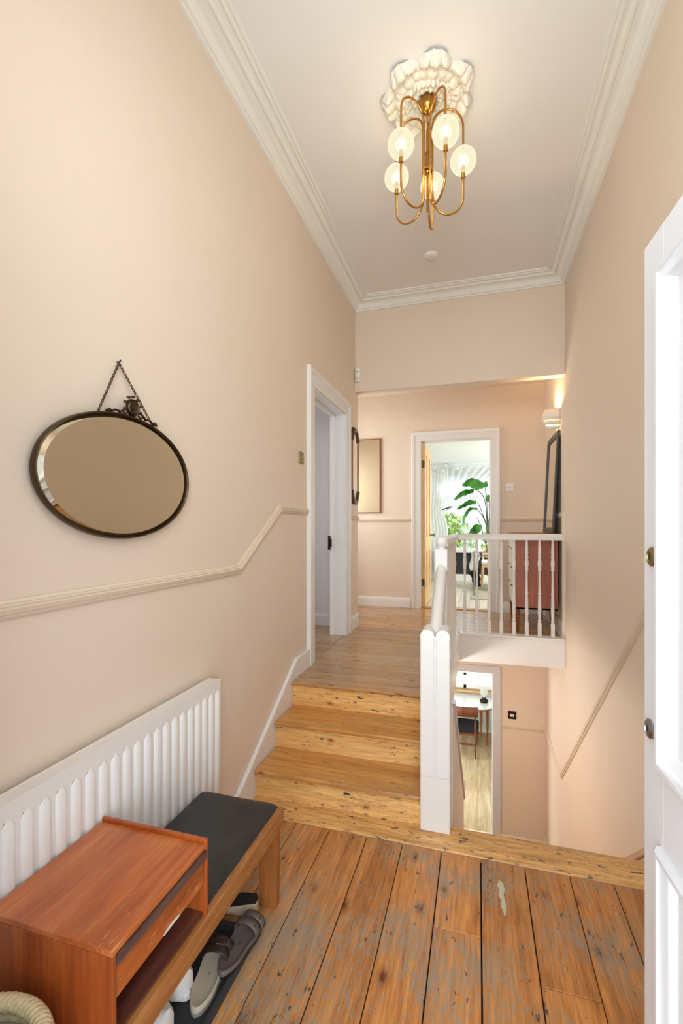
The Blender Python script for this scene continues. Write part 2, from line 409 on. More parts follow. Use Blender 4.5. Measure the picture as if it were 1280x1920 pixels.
def mk_leather():
    m, n, l, b = newmat('black_leatherette')
    tc = N(n, 'ShaderNodeTexCoord')
    v = N(n, 'ShaderNodeTexVoronoi'); v.inputs['Scale'].default_value = 240
    l.new(tc.outputs['Object'], v.inputs['Vector'])
    ns = N(n, 'ShaderNodeTexNoise'); ns.inputs['Scale'].default_value = 9; ns.inputs['Detail'].default_value = 5
    l.new(tc.outputs['Object'], ns.inputs['Vector'])
    r = ramp(n, [(0.35, srgb(28, 29, 30)), (0.7, srgb(46, 47, 48))]); l.new(ns.outputs['Fac'], r.inputs['Fac'])
    l.new(r.outputs['Color'], b.inputs['Base Color'])
    mr = N(n, 'ShaderNodeMapRange'); mr.inputs['To Min'].default_value = 0.34; mr.inputs['To Max'].default_value = 0.5
    l.new(ns.outputs['Fac'], mr.inputs['Value']); l.new(mr.outputs['Result'], b.inputs['Roughness'])
    bp = N(n, 'ShaderNodeBump'); bp.inputs['Strength'].default_value = 0.15; bp.inputs['Distance'].default_value = 0.001
    l.new(v.outputs['Distance'], bp.inputs['Height']); l.new(bp.outputs['Normal'], b.inputs['Normal'])
    return m
M['leather'] = mk_leather()
def mk_mirror(name, col, rough=0.02):
    m, n, l, b = newmat(name)
    tc = N(n, 'ShaderNodeTexCoord'); ns = N(n, 'ShaderNodeTexNoise'); ns.inputs['Scale'].default_value = 6
    l.new(tc.outputs['Object'], ns.inputs['Vector'])
    mr = N(n, 'ShaderNodeMapRange'); mr.inputs['To Min'].default_value = rough; mr.inputs['To Max'].default_value = rough+0.03
    l.new(ns.outputs['Fac'], mr.inputs['Value']); l.new(mr.outputs['Result'], b.inputs['Roughness'])
    b.inputs['Base Color'].default_value = col; b.inputs['Metallic'].default_value = 1.0
    return m
M['mirror'] = mk_mirror('aged_mirror_glass', (0.66, 0.62, 0.50, 1), 0.03)
M['mirrorclear'] = mk_mirror('mirror_glass', (0.72, 0.70, 0.60, 1), 0.02)
def mk_glass(name, tint=(1, 1, 1, 1), fac=0.08):
    m = bpy.data.materials.new(name); m.use_nodes = True
    n, l = m.node_tree.nodes, m.node_tree.links
    n.remove(n['Principled BSDF']); out = n['Material Output']
    tr = N(n, 'ShaderNodeBsdfTransparent'); tr.inputs['Color'].default_value = tint
    gl = N(n, 'ShaderNodeBsdfGlossy'); gl.inputs['Roughness'].default_value = 0.03
    fr = N(n, 'ShaderNodeFresnel'); fr.inputs['IOR'].default_value = 1.45
    mx = N(n, 'ShaderNodeMixShader'); l.new(fr.outputs['Fac'], mx.inputs['Fac'])
    l.new(tr.outputs[0], mx.inputs[1]); l.new(gl.outputs[0], mx.inputs[2]); l.new(mx.outputs[0], out.inputs['Surface'])
    return m
M['glass'] = mk_glass('window_glass', (0.97, 0.99, 0.98, 1))
def mk_sheer(name, col, opac):
    m = bpy.data.materials.new(name); m.use_nodes = True
    n, l = m.node_tree.nodes, m.node_tree.links
    n.remove(n['Principled BSDF']); out = n['Material Output']
    tr = N(n, 'ShaderNodeBsdfTransparent')
    df = N(n, 'ShaderNodeBsdfDiffuse'); df.inputs['Color'].default_value = col
    tl = N(n, 'ShaderNodeBsdfTranslucent'); tl.inputs['Color'].default_value = col
    a = N(n, 'ShaderNodeMixShader'); a.inputs['Fac'].default_value = 0.6; l.new(df.outputs[0], a.inputs[1]); l.new(tl.outputs[0], a.inputs[2])
    tc = N(n, 'ShaderNodeTexCoord'); ns = N(n, 'ShaderNodeTexNoise'); ns.inputs['Scale'].default_value = 5
    l.new(tc.outputs['Object'], ns.inputs['Vector'])
    mr = N(n, 'ShaderNodeMapRange'); mr.inputs['To Min'].default_value = opac-0.08; mr.inputs['To Max'].default_value = min(1, opac+0.08)
    l.new(ns.outputs['Fac'], mr.inputs['Value'])
    mx = N(n, 'ShaderNodeMixShader'); l.new(mr.outputs['Result'], mx.inputs['Fac'])
    l.new(tr.outputs[0], mx.inputs[1]); l.new(a.outputs[0], mx.inputs[2]); l.new(mx.outputs[0], out.inputs['Surface'])
    return m
M['sheer'] = mk_sheer('sheer_voile', (0.90, 0.90, 0.91, 1), 0.86)
M['sheerglass'] = mk_sheer('milky_glass', (0.9, 0.92, 0.9, 1), 0.5)
M['curtain'] = mk_sheer('white_curtain', (0.93, 0.93, 0.92, 1), 0.94)
def mk_globe():
    m = bpy.data.materials.new('frosted_globe_glass'); m.use_nodes = True
    n, l = m.node_tree.nodes, m.node_tree.links
    n.remove(n['Principled BSDF']); out = n['Material Output']
    tr = N(n, 'ShaderNodeBsdfTransparent'); tr.inputs['Color'].default_value = (1, 0.98, 0.9, 1)
    em = N(n, 'ShaderNodeEmission'); em.inputs['Color'].default_value = (1, 0.95, 0.68, 1); em.inputs['Strength'].default_value = 0.86
    gl = N(n, 'ShaderNodeBsdfGlossy'); gl.inputs['Roughness'].default_value = 0.15
    ad = N(n, 'ShaderNodeMixShader'); ad.inputs['Fac'].default_value = 0.04; l.new(em.outputs[0], ad.inputs[1]); l.new(gl.outputs[0], ad.inputs[2])
    lw = N(n, 'ShaderNodeLayerWeight'); lw.inputs['Blend'].default_value = 0.35
    mr = N(n, 'ShaderNodeMapRange'); mr.inputs['To Min'].default_value = 0.60; mr.inputs['To Max'].default_value = 0.95
    l.new(lw.outputs['Facing'], mr.inputs['Value'])
    mx = N(n, 'ShaderNodeMixShader'); l.new(mr.outputs['Result'], mx.inputs['Fac'])
    l.new(tr.outputs[0], mx.inputs[1]); l.new(ad.outputs[0], mx.inputs[2]); l.new(mx.outputs[0], out.inputs['Surface'])
    return m
M['globe'] = mk_globe()
M['bulb'] = emit('lit_bulb', (1, 0.86, 0.58, 1), 9.0)
def mk_leaf(name, c1, c2):
    m, n, l, b = newmat(name)
    tc = N(n, 'ShaderNodeTexCoord'); ns = N(n, 'ShaderNodeTexNoise'); ns.inputs['Scale'].default_value = 7
    l.new(tc.outputs['Object'], ns.inputs['Vector'])
    r = ramp(n, [(0.35, c1), (0.65, c2)]); l.new(ns.outputs['Fac'], r.inputs['Fac'])
    l.new(r.outputs['Color'], b.inputs['Base Color']); b.inputs['Roughness'].default_value = 0.4
    out = n['Material Output']; tl = N(n, 'ShaderNodeBsdfTranslucent'); l.new(r.outputs['Color'], tl.inputs['Color'])
    mx = N(n, 'ShaderNodeMixShader'); mx.inputs['Fac'].default_value = 0.4
    l.new(b.outputs[0], mx.inputs[1]); l.new(tl.outputs[0], mx.inputs[2]); l.new(mx.outputs[0], out.inputs['Surface'])
    return m
M['leaf'] = mk_leaf('glossy_green_leaf', srgb(34, 92, 28), srgb(84, 160, 50))
M['shrub'] = mk_leaf('garden_leaf', srgb(84, 120, 48), srgb(176, 196, 96))
M['stem'] = paint('plant_stem', srgb(84, 92, 78), 0.6, 0.1, 0)
def mk_rug():
    m, n, l, b = newmat('patterned_rug')
    tc = N(n, 'ShaderNodeTexCoord')
    v = N(n, 'ShaderNodeTexVoronoi'); v.inputs['Scale'].default_value = 14
    l.new(tc.outputs['Object'], v.inputs['Vector'])
    wv = N(n, 'ShaderNodeMath', operation='SINE')
    ml = N(n, 'ShaderNodeMath', operation='MULTIPLY'); ml.inputs[1].default_value = 26
    l.new(v.outputs['Distance'], ml.inputs[0]); l.new(ml.outputs[0], wv.inputs[0])
    r = ramp(n, [(0.3, srgb(158, 150, 132)), (0.7, srgb(206, 198, 178))]); l.new(wv.outputs[0], r.inputs['Fac'])
    l.new(r.outputs['Color'], b.inputs['Base Color']); b.inputs['Roughness'].default_value = 0.95
    return m
M['rug'] = mk_rug()

# ================================================================ dimensions
XW, XR, YB, YC = -1.288, 0.806, 4.862, 4.98
ZC, ZS, ZR = 4.02, 3.062, 3.40       # hall ceiling, underside of the downstand, rear ceiling
L = 0.498; BF = -2.45; YF = 6.25; WT = 0.15
YE = 2.305                           # end of the entrance boards
Y1, RISE, GO = 2.465, 0.166, 0.285

# lamp under the landing, lighting the basement hall
point('basement_ceiling_lamp', (-0.75, 4.3, -0.05), 34, (1.0, 0.92, 0.84), 0.09)
# ================================================================ walls, ceilings
g = G()
g.box(XW-WT, XW, 0.12, 3.525, -0.30, ZC+0.1); g.box(XW-WT, XW, 4.463, YC, L, ZC+0.1)
g.box(XW-WT, XW, 3.525, 4.463, 2.73, ZC+0.1); g.box(XW-WT, XW, 3.0, 4.463, -0.3, L-0.03); g.box(XW-WT, XW, 4.463, YC, -0.3, L)
structure('wall_left', g, M['wall'])
g = G(); g.box(XR, XR+WT, 0.12, 6.37, BF-0.1, ZC+0.1)
structure('wall_right', g, M['wall'])
g = G(); g.box(XW, XR, YB, YC, ZS, ZC)
structure('wall_downstand', g, M['wall'], bev=0.004)
# front wall with the open doorway and the window over it
g = G()
g.box(XW, -0.74, 0.20, 0.36, 0, ZC); g.box(0.47, XR, 0.20, 0.36, 0, ZC)
g.box(-0.74, 0.47, 0.20, 0.36, 3.4, ZC); g.box(-0.74, 0.47, 0.20, 0.36, 2.31, 2.36)
structure('wall_front', g, M['wall'])
# rear hall
g = G()
g.box(-2.40, -0.735, YF, YF+0.12, L, ZR); g.box(0.147, XR, YF, YF+0.12, L, ZR); g.box(-0.735, 0.147, YF, YF+0.12, 2.743, ZR)
structure('wall_back', g, M['wall'])
g = G(); g.box(-2.52, -2.40, YC-0.1, YF+0.12, L, ZR)
structure('wall_side', g, M['wall'])
g = G(); g.box(-2.40, XW-WT, YC-0.1, YC, L, ZR)
structure('wall_partition', g, M['wall'])
g = G(); g.box(-2.52, XR, YC, YF+0.12, ZR, ZR+0.1)
structure('ceiling_rear', g, M['wall'])
g = G(); g.box(XW, XR, 0.12, YC, ZC, ZC+0.1)
structure('ceiling', g, M['ceiling'])
# cornice
prof = [(0, 0), (0, -.092), (.018, -.092), (.022, -.080), (.034, -.076), (.040, -.066), (.052, -.046), (.072, -.031), (.098, -.024),
        (.104, -.030), (.116, -.030), (.122, -.020), (.128, -.016), (.150, -.014), (.154, -.020), (.163, -.020), (.168, -.010), (.174, -.010), (.178, -.014), (.188, -.012), (.190, 0)]
g = G()
g.sweep([(XW, 0.36), (XR, 0.36), (XR, YB), (XW, YB)], prof, lambda x, y, b: (x, y, ZC+b), closed=True)
structure('trim_cornice', g, M['cornice'], smooth=35)

# ================================================================ floors
# entrance boards
fl = sroot('floor')
box1('subfloor', M['sub'], fl, XW, XR, 0.30, YE+0.02, -0.12, -0.024, bev=0)
joints = [-1.288, -1.120, -0.931, -0.747, -0.545, -0.362, -0.172, 0.013, 0.209, 0.399, 0.577, 0.766, 0.806]
cuts = {6: 1.86, 8: 1.72, 3: 1.18}
for i, (a, b) in enumerate(zip(joints, joints[1:])):
    gap = 0.0060 if i in (6, 7) else 0.0045 if i in (4, 10, 3) else 0.0032
    segs = [(0.30, YE)] if i not in cuts else [(0.30, cuts[i]), (cuts[i]+0.002, YE)]
    for (ya, yb) in segs:
        dz = random.uniform(-0.0015, 0.0008)
        box1('floorboard', M['floor'], fl, a+gap/2, b-gap/2, ya, yb, -0.024, dz, bev=0.0016, seg=1)
# split boards and bare patches on them
g = G()
pts = [(0.070, 2.185), (0.088, 2.17), (0.092, 2.13), (0.086, 2.10), (0.093, 2.06), (0.090, 2.00), (0.083, 1.985), (0.080, 2.02), (0.073, 2.03), (0.076, 2.07), (0.066, 2.09), (0.070, 2.13), (0.062, 2.15)]
g.prism(pts, lambda a, b, t: (a+0.02, b, t), -0.0005, 0.0010)
finish('paint_scrap', g, paint('old_paint', srgb(188, 186, 160), 0.6, 0.15, 0.3, 60), fl)
# edge board along the foot of the stairs and the head of the basement stairs
eb = tag(box1('edge_board', M['edge'], None, XW+0.03, XR, YE+0.002, 2.500, -0.030, 0.004, bev=0.006), 'pale knotty pine edge board between entrance boards and foot of the stairs', 'board')
# landing boards
lf = sroot('floor_landing')
g = G(); g.box(XW, -0.215, 3.06, YC, L-0.22, L-0.024); g.box(-2.40, XR, YC, YF+0.12, L-0.22, L-0.024); g.box(-0.215, XR, YB+0.01, YC, L-0.22, L-0.024)
finish('floor_slab', g, M['wall'], lf)
y = 3.142; k = 0
while y < YF:
    wd = [0.142, 0.150, 0.138, 0.146][k % 4]; y2 = min(y+wd, YF)
    x0 = XW+0.002 if y < YC-0.01 else -2.40
    x1 = -0.20 if y < YB-0.005 else XR
    if y < YB-0.005 and y2 > YB+0.02: box1('floorboard', M['landing'], lf, -0.198, XR, YB+.07, y2-.001, L-.024, L, bev=.0015, seg=1)
    if k % 3 == 1 and y > YC:
        xm = -0.9+0.35*(k % 2)
        box1('floorboard', M['landing'], lf, x0, xm, y+0.001, y2-0.001, L-0.024, L, bev=0.0015, seg=1)
        box1('floorboard', M['landing'], lf, xm+0.002, x1, y+0.001, y2-0.001, L-0.024, L, bev=0.0015, seg=1)
    else:
        box1('floorboard', M['landing'], lf, x0, x1, y+0.001, y2-0.001, L-0.024, L+random.uniform(-.0006, .0006), bev=0.0015, seg=1)
    y = y2; k += 1
# threshold plank of the left doorway
box1('threshold_board', M['landing'], lf, XW-WT-0.02, XW, 3.53, 4.46, L-0.02, L+0.002)

# ================================================================ short flight of stairs
st = thing('staircase', 'three worn golden pine steps rising from entrance to landing', 'stairs', (-0.75, 2.7, 0))
for i in range(3):
    yr = Y1+i*GO; z0 = i*RISE
    box1('riser', M['riser'], st, XW+0.03, -0.215 if i else -0.2915, yr, yr+0.022, z0+(0.004 if i == 0 else -0.012), z0+RISE-0.026, bev=0.001)
    nos = G(); nos.box(XW+0.03, -0.215 if i else -0.2915, yr-0.028, (yr+GO+0.004) if i < 2 else 3.141, z0+RISE-0.026, z0+RISE)
    if i == 0: box1('tread', M['tread'], st, -0.2915, -0.215, 2.570, yr+GO+.004, z0+RISE-.026, z0+RISE)
    finish('tread', nos, M['tread'] if i < 2 else M['landing'], st, bev=0.009, seg=3)
    cm = G(); cm.box(XW+0.03, -0.215 if i else -0.2915, yr-0.012, yr, z0+RISE-0.040, z0+RISE-0.026)
    finish('nosing_moulding', cm, M['riser'], st, bev=0.004)
# wall string, white
sl = RISE/GO
def yz(x0): return lambda a, b, t: (t, a, b)
g = G()
g.prism([(1.95, 0.0), (2.305, 0.0), (2.60, 0.0), (3.39, 0.46), (3.39, L+0.135), (3.13, L+0.135), (2.28, 0.115), (1.95, 0.115)][::-1], yz(0), XW+0.001, XW+0.028)
structure('baseboard_stairs', g, M['white'], bev=0.006)
# outer closed string and landing edge
g = G()
g.prism([(2.50, -0.28), (2.50, 0.02), (3.02, 0.34), (3.06, L-0.002), (YB-0.022, L-0.002), (YB-0.022, L-0.272), (3.35, L-0.272), (2.9, -0.28)], yz(0), -0.215, -0.185)
structure('trim_landing_side', g, M['white'], bev=0.003)
g = G(); g.box(-0.20, XR-0.001, YB-0.020, YB+0.006, L-0.272, L-0.006); g.box(-0.20, XR-0.001, YB-0.042, YB+0.07, L-0.006, L+0.018)
g.box(-0.20, XR-0.001, YB-0.028, YB+0.0, L-0.028, L-0.006)
structure('trim_landing_front', g, M['white'], bev=0.004)

# ================================================================ balustrade
rl = thing('stair_railing', 'white painted balustrade with boxed newel post, turned spindles and ball cap', 'railing', (-0.2135, 2.48, 0))
nx, ny = -0.2135, 2.493
g = G()
hw = 0.0765
g.box(nx-hw, nx+hw, ny-0.070, ny+0.075, 0.004, 1.0)
finish('newel_post', g, M['white'], rl, bev=0.007, seg=3)
g = G()   # rounded cap: two shoulders with a dip between them
out = [(-hw, -0.01)]
for k in range(11): a = PI-PI*k/10; out.append((-hw/2-.0015+(hw/2-.0015)*math.cos(a), 0.016+0.040*math.sin(a)**.8))
for k in range(11): a = PI-PI*k/10; out.append((hw/2+.0015+(hw/2-.0015)*math.cos(a), 0.016+0.040*math.sin(a)**.8))
out.append((hw, -0.01))
g.prism(out, lambda a, b, t: (nx+a, t, 0.998+b), ny-0.070, ny+0.075)
finish('newel_cap', g, M['white'], rl, bev=0.004)
for sx in (-0.040, 0.040):    # broad raised fields down the front, a groove between them
    g = G(); g.box(nx+sx-0.0345, nx+sx+0.0345, ny-0.0745, ny-0.066, 0.29, 1.012)
    finish('raised_field', g, M['white'], rl, bev=0.004, seg=3)
g = G(); g.box(nx-0.0025, nx+0.0025, ny-0.0735, ny-0.066, 0.31, 1.0)
finish('bead', g, M['white'], rl, bev=0.002)
# upper newel with ball cap
ux, uy = -0.228, 3.07
g = G(); g.box(ux-0.040, ux+0.040, uy-0.04, uy+0.04, L+0.0005, 1.445)
finish('newel_post', g, M['white'], rl, bev=0.005)
g = G()
g.lathe([(0.0, 0), (.026, .002), (.026, .010), (.022, .013), (.030, .022), (.0365, .038), (.038, .052), (.034, .068), (.024, .080), (.008, .086), (0, .087)], (ux, uy, 1.443), 28)
finish('ball_cap', g, M['white'], rl, smooth=50)
# hand rails
rp = [(-.034, -.030), (.034, -.030), (.037, -.012), (.032, .006), (.024, .022), (.010, .031), (-.010, .031), (-.024, .022), (-.032, .006), (-.037, -.012)]
def rail(name, A, B, cx=None):
    g = G(); A = Vector(A); B = Vector(B); d = (B-A).normalized(); side = d.cross(Vector((0, 0, 1))).normalized(); up = side.cross(d)
    for P in (A, B): pass
    ra = [g.bm.verts.new(A+side*a+up*b) for a, b in rp]; rb = [g.bm.verts.new(B+side*a+up*b) for a, b in rp]
    g.bm.faces.new(ra[::-1]); g.bm.faces.new(rb)
    for i in range(len(rp)): j = (i+1) % len(rp); g.bm.faces.new((ra[i], ra[j], rb[j], rb[i]))
    return finish(name, g, M['white'], rl, smooth=50)
rail('handrail', (-0.219, 2.50, 1.008), (-0.226, 3.04, 1.318))
rail('handrail', (-0.226, 3.09, 1.490), (-0.226, 4.935, 1.490))
rail('handrail', (-0.26, 4.905, 1.490), (XR-0.002, 4.905, 1.490))
# base rail on the landing side
box1('base_rail', M['white'], rl, -0.262, -0.182, 3.10, 4.89, L-0.006, L+0.018, bev=0.004)
# spindles
def spindle_mesh(h):
    g = G()
    g.box(-.0165, .0165, -.0165, .0165, 0, .125)
    k = h-.125
    pr = [(.0165, .125), (.0115, .133), (.0165, .142), (.0165, .150), (.0115, .158), (.0135, .17), (.0165, .26), (.0145, .37), (.0120, .408),
          (.0165, .415), (.0165, .423), (.0120, .430), (.0120, .46), (.0105, .57), (.0115, .645), (.0165, .655), (.0165, .665), (.013, .675), (.0175, .70), (.0185, .725),
          (.0155, .752), (.0120, .765), (.0165, .775), (.0165, .783), (.0125, .792), (.0150, .82), (.0135, .88), (.0105, .955)]
    s = (h-.125)/(.955-.125)
    g.lathe([(r, .125+(z-.125)*s) for r, z in pr], (0, 0, 0), 14)
    bm = g.bm; bmesh.ops.recalc_face_normals(bm, faces=bm.faces)
    me = bpy.data.meshes.new('spindle'); bm.to_mesh(me); bm.free(); me.shade_smooth(); me.set_sharp_from_angle(angle=math.radians(35)); me.materials.append(M['white'])
    return me
sm = spindle_mesh(1.462-(L+.018)); sm2 = spindle_mesh(0.80)
bx, by, bz = rl.location
def spindle(me, x, y, z):
    o = bpy.data.objects.new('spindle', me); COL.objects.link(o); o.parent = rl; o.location = (x-bx, y-by, z-bz)
for k in range(8): spindle(sm, -0.130+k*0.1187, 4.905, L+.018)
for k in range(14): spindle(sm, -0.226, 3.20+k*0.1187, L+.018)
for k in range(4):
    yy = 2.64+k*0.105; spindle(sm2, -0.222, yy, 0.985+(yy-2.5)*0.574-0.80)

# ================================================================ dado rails and skirtings
dp = [(-.028, 0), (-.028, .008), (-.021, .013), (-.015, .011), (-.013, .019), (.001, .025), (.006, .016), (.010, .020), (.015, .010), (.018, .012), (.026, .008), (.026, 0)]
def trim(name, path, fn, prof=dp, mat='trimpeach', bev=0):
    g = G(); g.sweep(path, prof, fn); return structure(name, g, M[mat], smooth=30)
lw = lambda a, b, t: (XW+t, a, b)
rw = lambda a, b, t: (XR-t, a, b)
bw = lambda a, b, t: (a, YF-t, b)
trim('trim_dado_left', [(0.37, 1.352), (2.308, 1.352), (2.875, 1.712), (3.405, 1.712)], lw)
trim('trim_dado_left_rear', [(4.64, 1.69), (YC, 1.69)], lw)
trim('trim_dado_back_1', [(-2.38, 1.69), (-0.885, 1.69)], bw)
trim('trim_dado_back_2', [(0.262, 1.69), (XR, 1.69)], bw)
trim('trim_dado_right_upper', [(4.872, L), (4.872, 1.712), (YF, 1.712)], rw)
trim('trim_dado_right_stairs', [(0.37, 1.352), (2.40, 1.352), (5.05, -0.905), (YF, -0.905)], rw)
trim('trim_dado_basement', [(0.27, -0.955), (XR, -0.955)], bw)
sk = [(0, 0), (0, .018), (.105, .018), (.118, .014), (.122, .008), (.135, .006), (.135, 0)]
def skirt(name, path, fn, mat='white'):
    g = G(); g.sweep(path, sk, fn); return structure(name, g, M[mat], smooth=30)
skirt('baseboard_left', [(0.37, 0.0), (1.95, 0.0)], lw)
skirt('baseboard_right', [(2.3, 0.0), (0.37, 0.0)], lambda a, b, t: (XR-t, a, -b))if False else None
g = G(); g.box(XR-.018, XR, 0.37, 2.30, 0, .135); structure('baseboard_right', g, M['white'], bev=0.004)
skirt('baseboard_left_rear', [(4.645, L), (YC+0.018, L)], lw)
g = G(); g.box(XW-WT, XW+.018, YC, YC+.018, L, L+.135); structure('baseboard_corner', g, M['white'], bev=0.004)
skirt('baseboard_back_1', [(-2.40, L), (-0.885, L)], bw)
skirt('baseboard_back_2', [(0.27, L), (XR, L)], bw)
g = G(); g.box(XR-.022, XR, 4.875, YF-.02, L, L+.150); structure('baseboard_right_upper', g, M['white'], bev=0.005)
# stair string on the right wall going down, painted as the wall
g = G()
g.sweep([(2.50, 0.06), (2.62, -0.02), (5.2, -2.22), (5.4, BF+0.14), (YF, BF+0.14)], [(-.012, 0), (-.012, .012), (.010, .020), (.014, 0)], rw)
structure('trim_string_right', g, M['trimpeach'], smooth=30)
g = G(); g.sweep([(0.18, BF), (XR, BF)], [(0, 0), (0, .018), (.09, .018), (.105, .006), (.105, 0)], bw)
structure('baseboard_basement', g, M['trimpeach'])

# ================================================================ doorways
cp = [(0, 0), (0, .016), (.008, .022), (.075, .022), (.080, .030), (.096, .034), (.112, .034), (.118, .028), (.118, 0)]
def casing(parent, path, fn, mat, width=0.118):
    k = width/0.118
    g = G(); g.sweep(path, [(a*k, b) for a, b in cp], fn)
    return finish('architrave', g, M[mat], parent, smooth=30)
# left doorway (door_2)
d2 = sroot('door_2')
casing(d2, [(3.525, L), (3.525, 2.73), (4.463, 2.73), (4.463, L)], lw, 'white', 0.135)
g = G()
g.box(XW-WT, XW+.002, 3.500, 3.535, L, 2.75); g.box(XW-WT, XW+.002, 4.453, 4.49, L, 2.75); g.box(XW-WT, XW+.002, 3.5, 4.49, 2.72, 2.755)
finish('door_lining', g, M['white'], d2, bev=0.002)
g = G()
g.box(XW-WT, XW-WT+.05, 3.535, 3.549, L, 2.72); g.box(XW-WT, XW-WT+.05, 4.439, 4.453, L, 2.72); g.box(XW-WT, XW-WT+.05, 3.535, 4.453, 2.706, 2.72)
finish('door_stop', g, M['white'], d2, bev=0.002)
g = G(); g.box(XW-WT-.012, XW-WT+.008, 4.41, 4.44, 1.36, 1.50); g.box(XW-WT+.0, XW-WT+.02, 4.43, 4.441, 1.39, 1.47)
finish('strike_plate', g, M['iron'], d2, bev=0.001)
# side room seen through it
g = G()
g.box(-3.2, XW-WT, YC-0.12, YC-0.02-0.08, L-.02, 3.2); structure('wall_side_room_end', g, M['greyroom'])
g = G(); g.box(-3.3, -3.2, 2.6, YC-0.1, L-.02, 3.2); structure('wall_side_room_far', g, M['greyroom'])
g = G(); g.box(-3.2, XW-WT, 2.5, 2.6, L-.02, 3.2); structure('wall_side_room_near', g, M['greyroom'])
g = G(); g.box(-3.3, XW-WT-.001, 2.5, YC-0.1, 3.2, 3.3); structure('ceiling_side_room', g, M['ceiling'])
sf = sroot('floor_side_room')
box1('floor_slab', M['sub'], sf, -3.3, XW-WT-.02, 2.5, YC-0.1, L-.06, L-.022, bev=0)
x = -3.2
while x < XW-WT-.03:
    x2 = min(x+0.16, XW-WT-.02); box1('floorboard', M['landing'], sf, x+.001, x2-.001, 2.6, YC-0.121, L-.022, L-.001, bev=0.001, seg=1); x = x2
g = G(); g.sweep([(-3.2, L), (XW-WT, L)], sk, lambda a, b, t: (a, YC-0.12-t, b)); structure('baseboard_side_room', g, M['greyroom'])

# rear upper doorway (door_3) with its pine leaf
d3 = sroot('door_3')
casing(d3, [(-0.735, L), (-0.735, 2.743), (0.147, 2.743), (0.147, L)], bw, 'white', 0.125)
# the path runs up, across and down; its left side is outside the opening
g = G()
g.box(-0.765, -0.732, YF-.003, YF+.145, L, 2.775); g.box(0.144, 0.177, YF-.003, YF+.145, L, 2.775); g.box(-0.765, 0.177, YF-.003, YF+.145, 2.740, 2.775)
finish('door_lining', g, M['white'], d3, bev=0.002)
box1('threshold', M['landing'], d3, -0.735, 0.147, YF-.004, YF+.13, L-.01, L+.014, bev=0.005)
# leaf, opened 90 degrees into the room
lx0, lx1, ly0, ly1, lz0, lz1 = -0.7305, -0.687, YF+0.030, YF+0.030+0.80, L+.016, 2.732
leaf = G()
leaf.box(lx0, lx1, ly0, ly0+.10, lz0, lz1); leaf.box(lx0, lx1, ly1-.10, ly1, lz0, lz1)
leaf.box(lx0, lx1, ly0+.34, ly1-.34, lz0, lz1)
for (a, b) in ((lz0, lz0+.24), (1.26, 1.46), (lz1-.15, lz1)): leaf.box(lx0+.0005, lx1-.0005, ly0+.05, ly1-.05, a, b)
leafo = finish('door_leaf', leaf, M['pinedoor'], d3, bev=0.002)
for (a, b) in ((lz0+.24, 1.26), (1.46, lz1-.15)):
    for (c, d) in ((ly0+.10, ly0+.34), (ly1-.34, ly1-.10)):
        box1('panel', M['pinedoor'], leafo, lx0+.012, lx1-.012, c, d, a, b, bev=0.006)
for hz in (2.44, 0.84):
    g = G(); g.box(lx0+.004, lx1-.004, ly0-.003, ly0+.001, hz-.05, hz+.05); g.tube([(lx0, ly0-.004, hz-.05), (lx0, ly0-.004, hz+.05)], .006)
    finish('hinge', g, M['bronze'], leafo)
g = G(); Mx = Matrix.Rotation(PI/2, 4, 'Y')
g.lathe([(0, 0), (.026, 0), (.026, .004), (.010, .008), (.010, .035), (.020, .040), (.027, .052), (.022, .066), (0, .070)], (lx1, ly1-.05, 1.515-.04), 18, M=Mx)
finish('door_knob', g, M['brassdull'], leafo, smooth=40)

# lower doorway to the dining room (door_4)
d4 = sroot('door_4')
casing(d4, [(-0.72, BF), (-0.72, -0.300), (0.180, -0.300), (0.180, BF)], bw, 'greyframe', 0.098)
g = G()
g.box(-0.75, -0.717, YF-.003, YF+.145, BF, -0.27); g.box(0.177, 0.21, YF-.003, YF+.145, BF, -0.27); g.box(-0.75, 0.21, YF-.003, YF+.145, -0.303, -0.27)
finish('door_lining', g, M['greyframe'], d4, bev=0.002)
box1('threshold', M['paleboard'], d4, -0.72, 0.18, YF-.004, YF+.13, BF-.01, BF+.010, bev=0.004)

# front door (door_1): frame and open leaf
d1 = sroot('door_1')
g = G()
g.box(-0.74, -0.66, 0.19, 0.37, 0, 2.30); g.box(0.43, 0.47, 0.19, 0.37, 0, 2.30); g.box(-0.74, 0.47, 0.19, 0.37, 2.26, 2.31)
finish('door_frame', g, M['white'], d1, bev=0.003)
E0 = Vector((0.374, 1.237, 0)); dv = Vector((0.05, -1, 0)).normalized(); nv = Vector((1, 0.05, 0)).normalized()
def dl(s, n, z): p = E0+dv*s+nv*n; return (p.x, p.y, z)
def dbox(g, s0, s1, n0, n1, z0, z1):
    g.prism([(s0, z0), (s1, z0), (s1, z1), (s0, z1)], lambda a, b, t: dl(a, t, b), n0, n1)
W1 = 0.85; T1 = 0.045; Z0, Z1 = 0.012, 2.237
g = G()
rows = [(0.25, 0.885), (1.075, 2.135)]; cols = [(0.10, 0.375), (0.475, 0.75)]
dbox(g, 0, 0.10, 0, T1, Z0, Z1); dbox(g, 0.75, W1, 0, T1, Z0, Z1); dbox(g, 0.375, 0.475, 0, T1, Z0, Z1)
for a, b in ((Z0, 0.25), (0.885, 1.075), (2.135, Z1)): dbox(g, 0.05, 0.80, 0.0004, T1-.0004, a, b)
lf1 = finish('door_leaf', g, M['whitedoor'], d1, bev=0.0015)
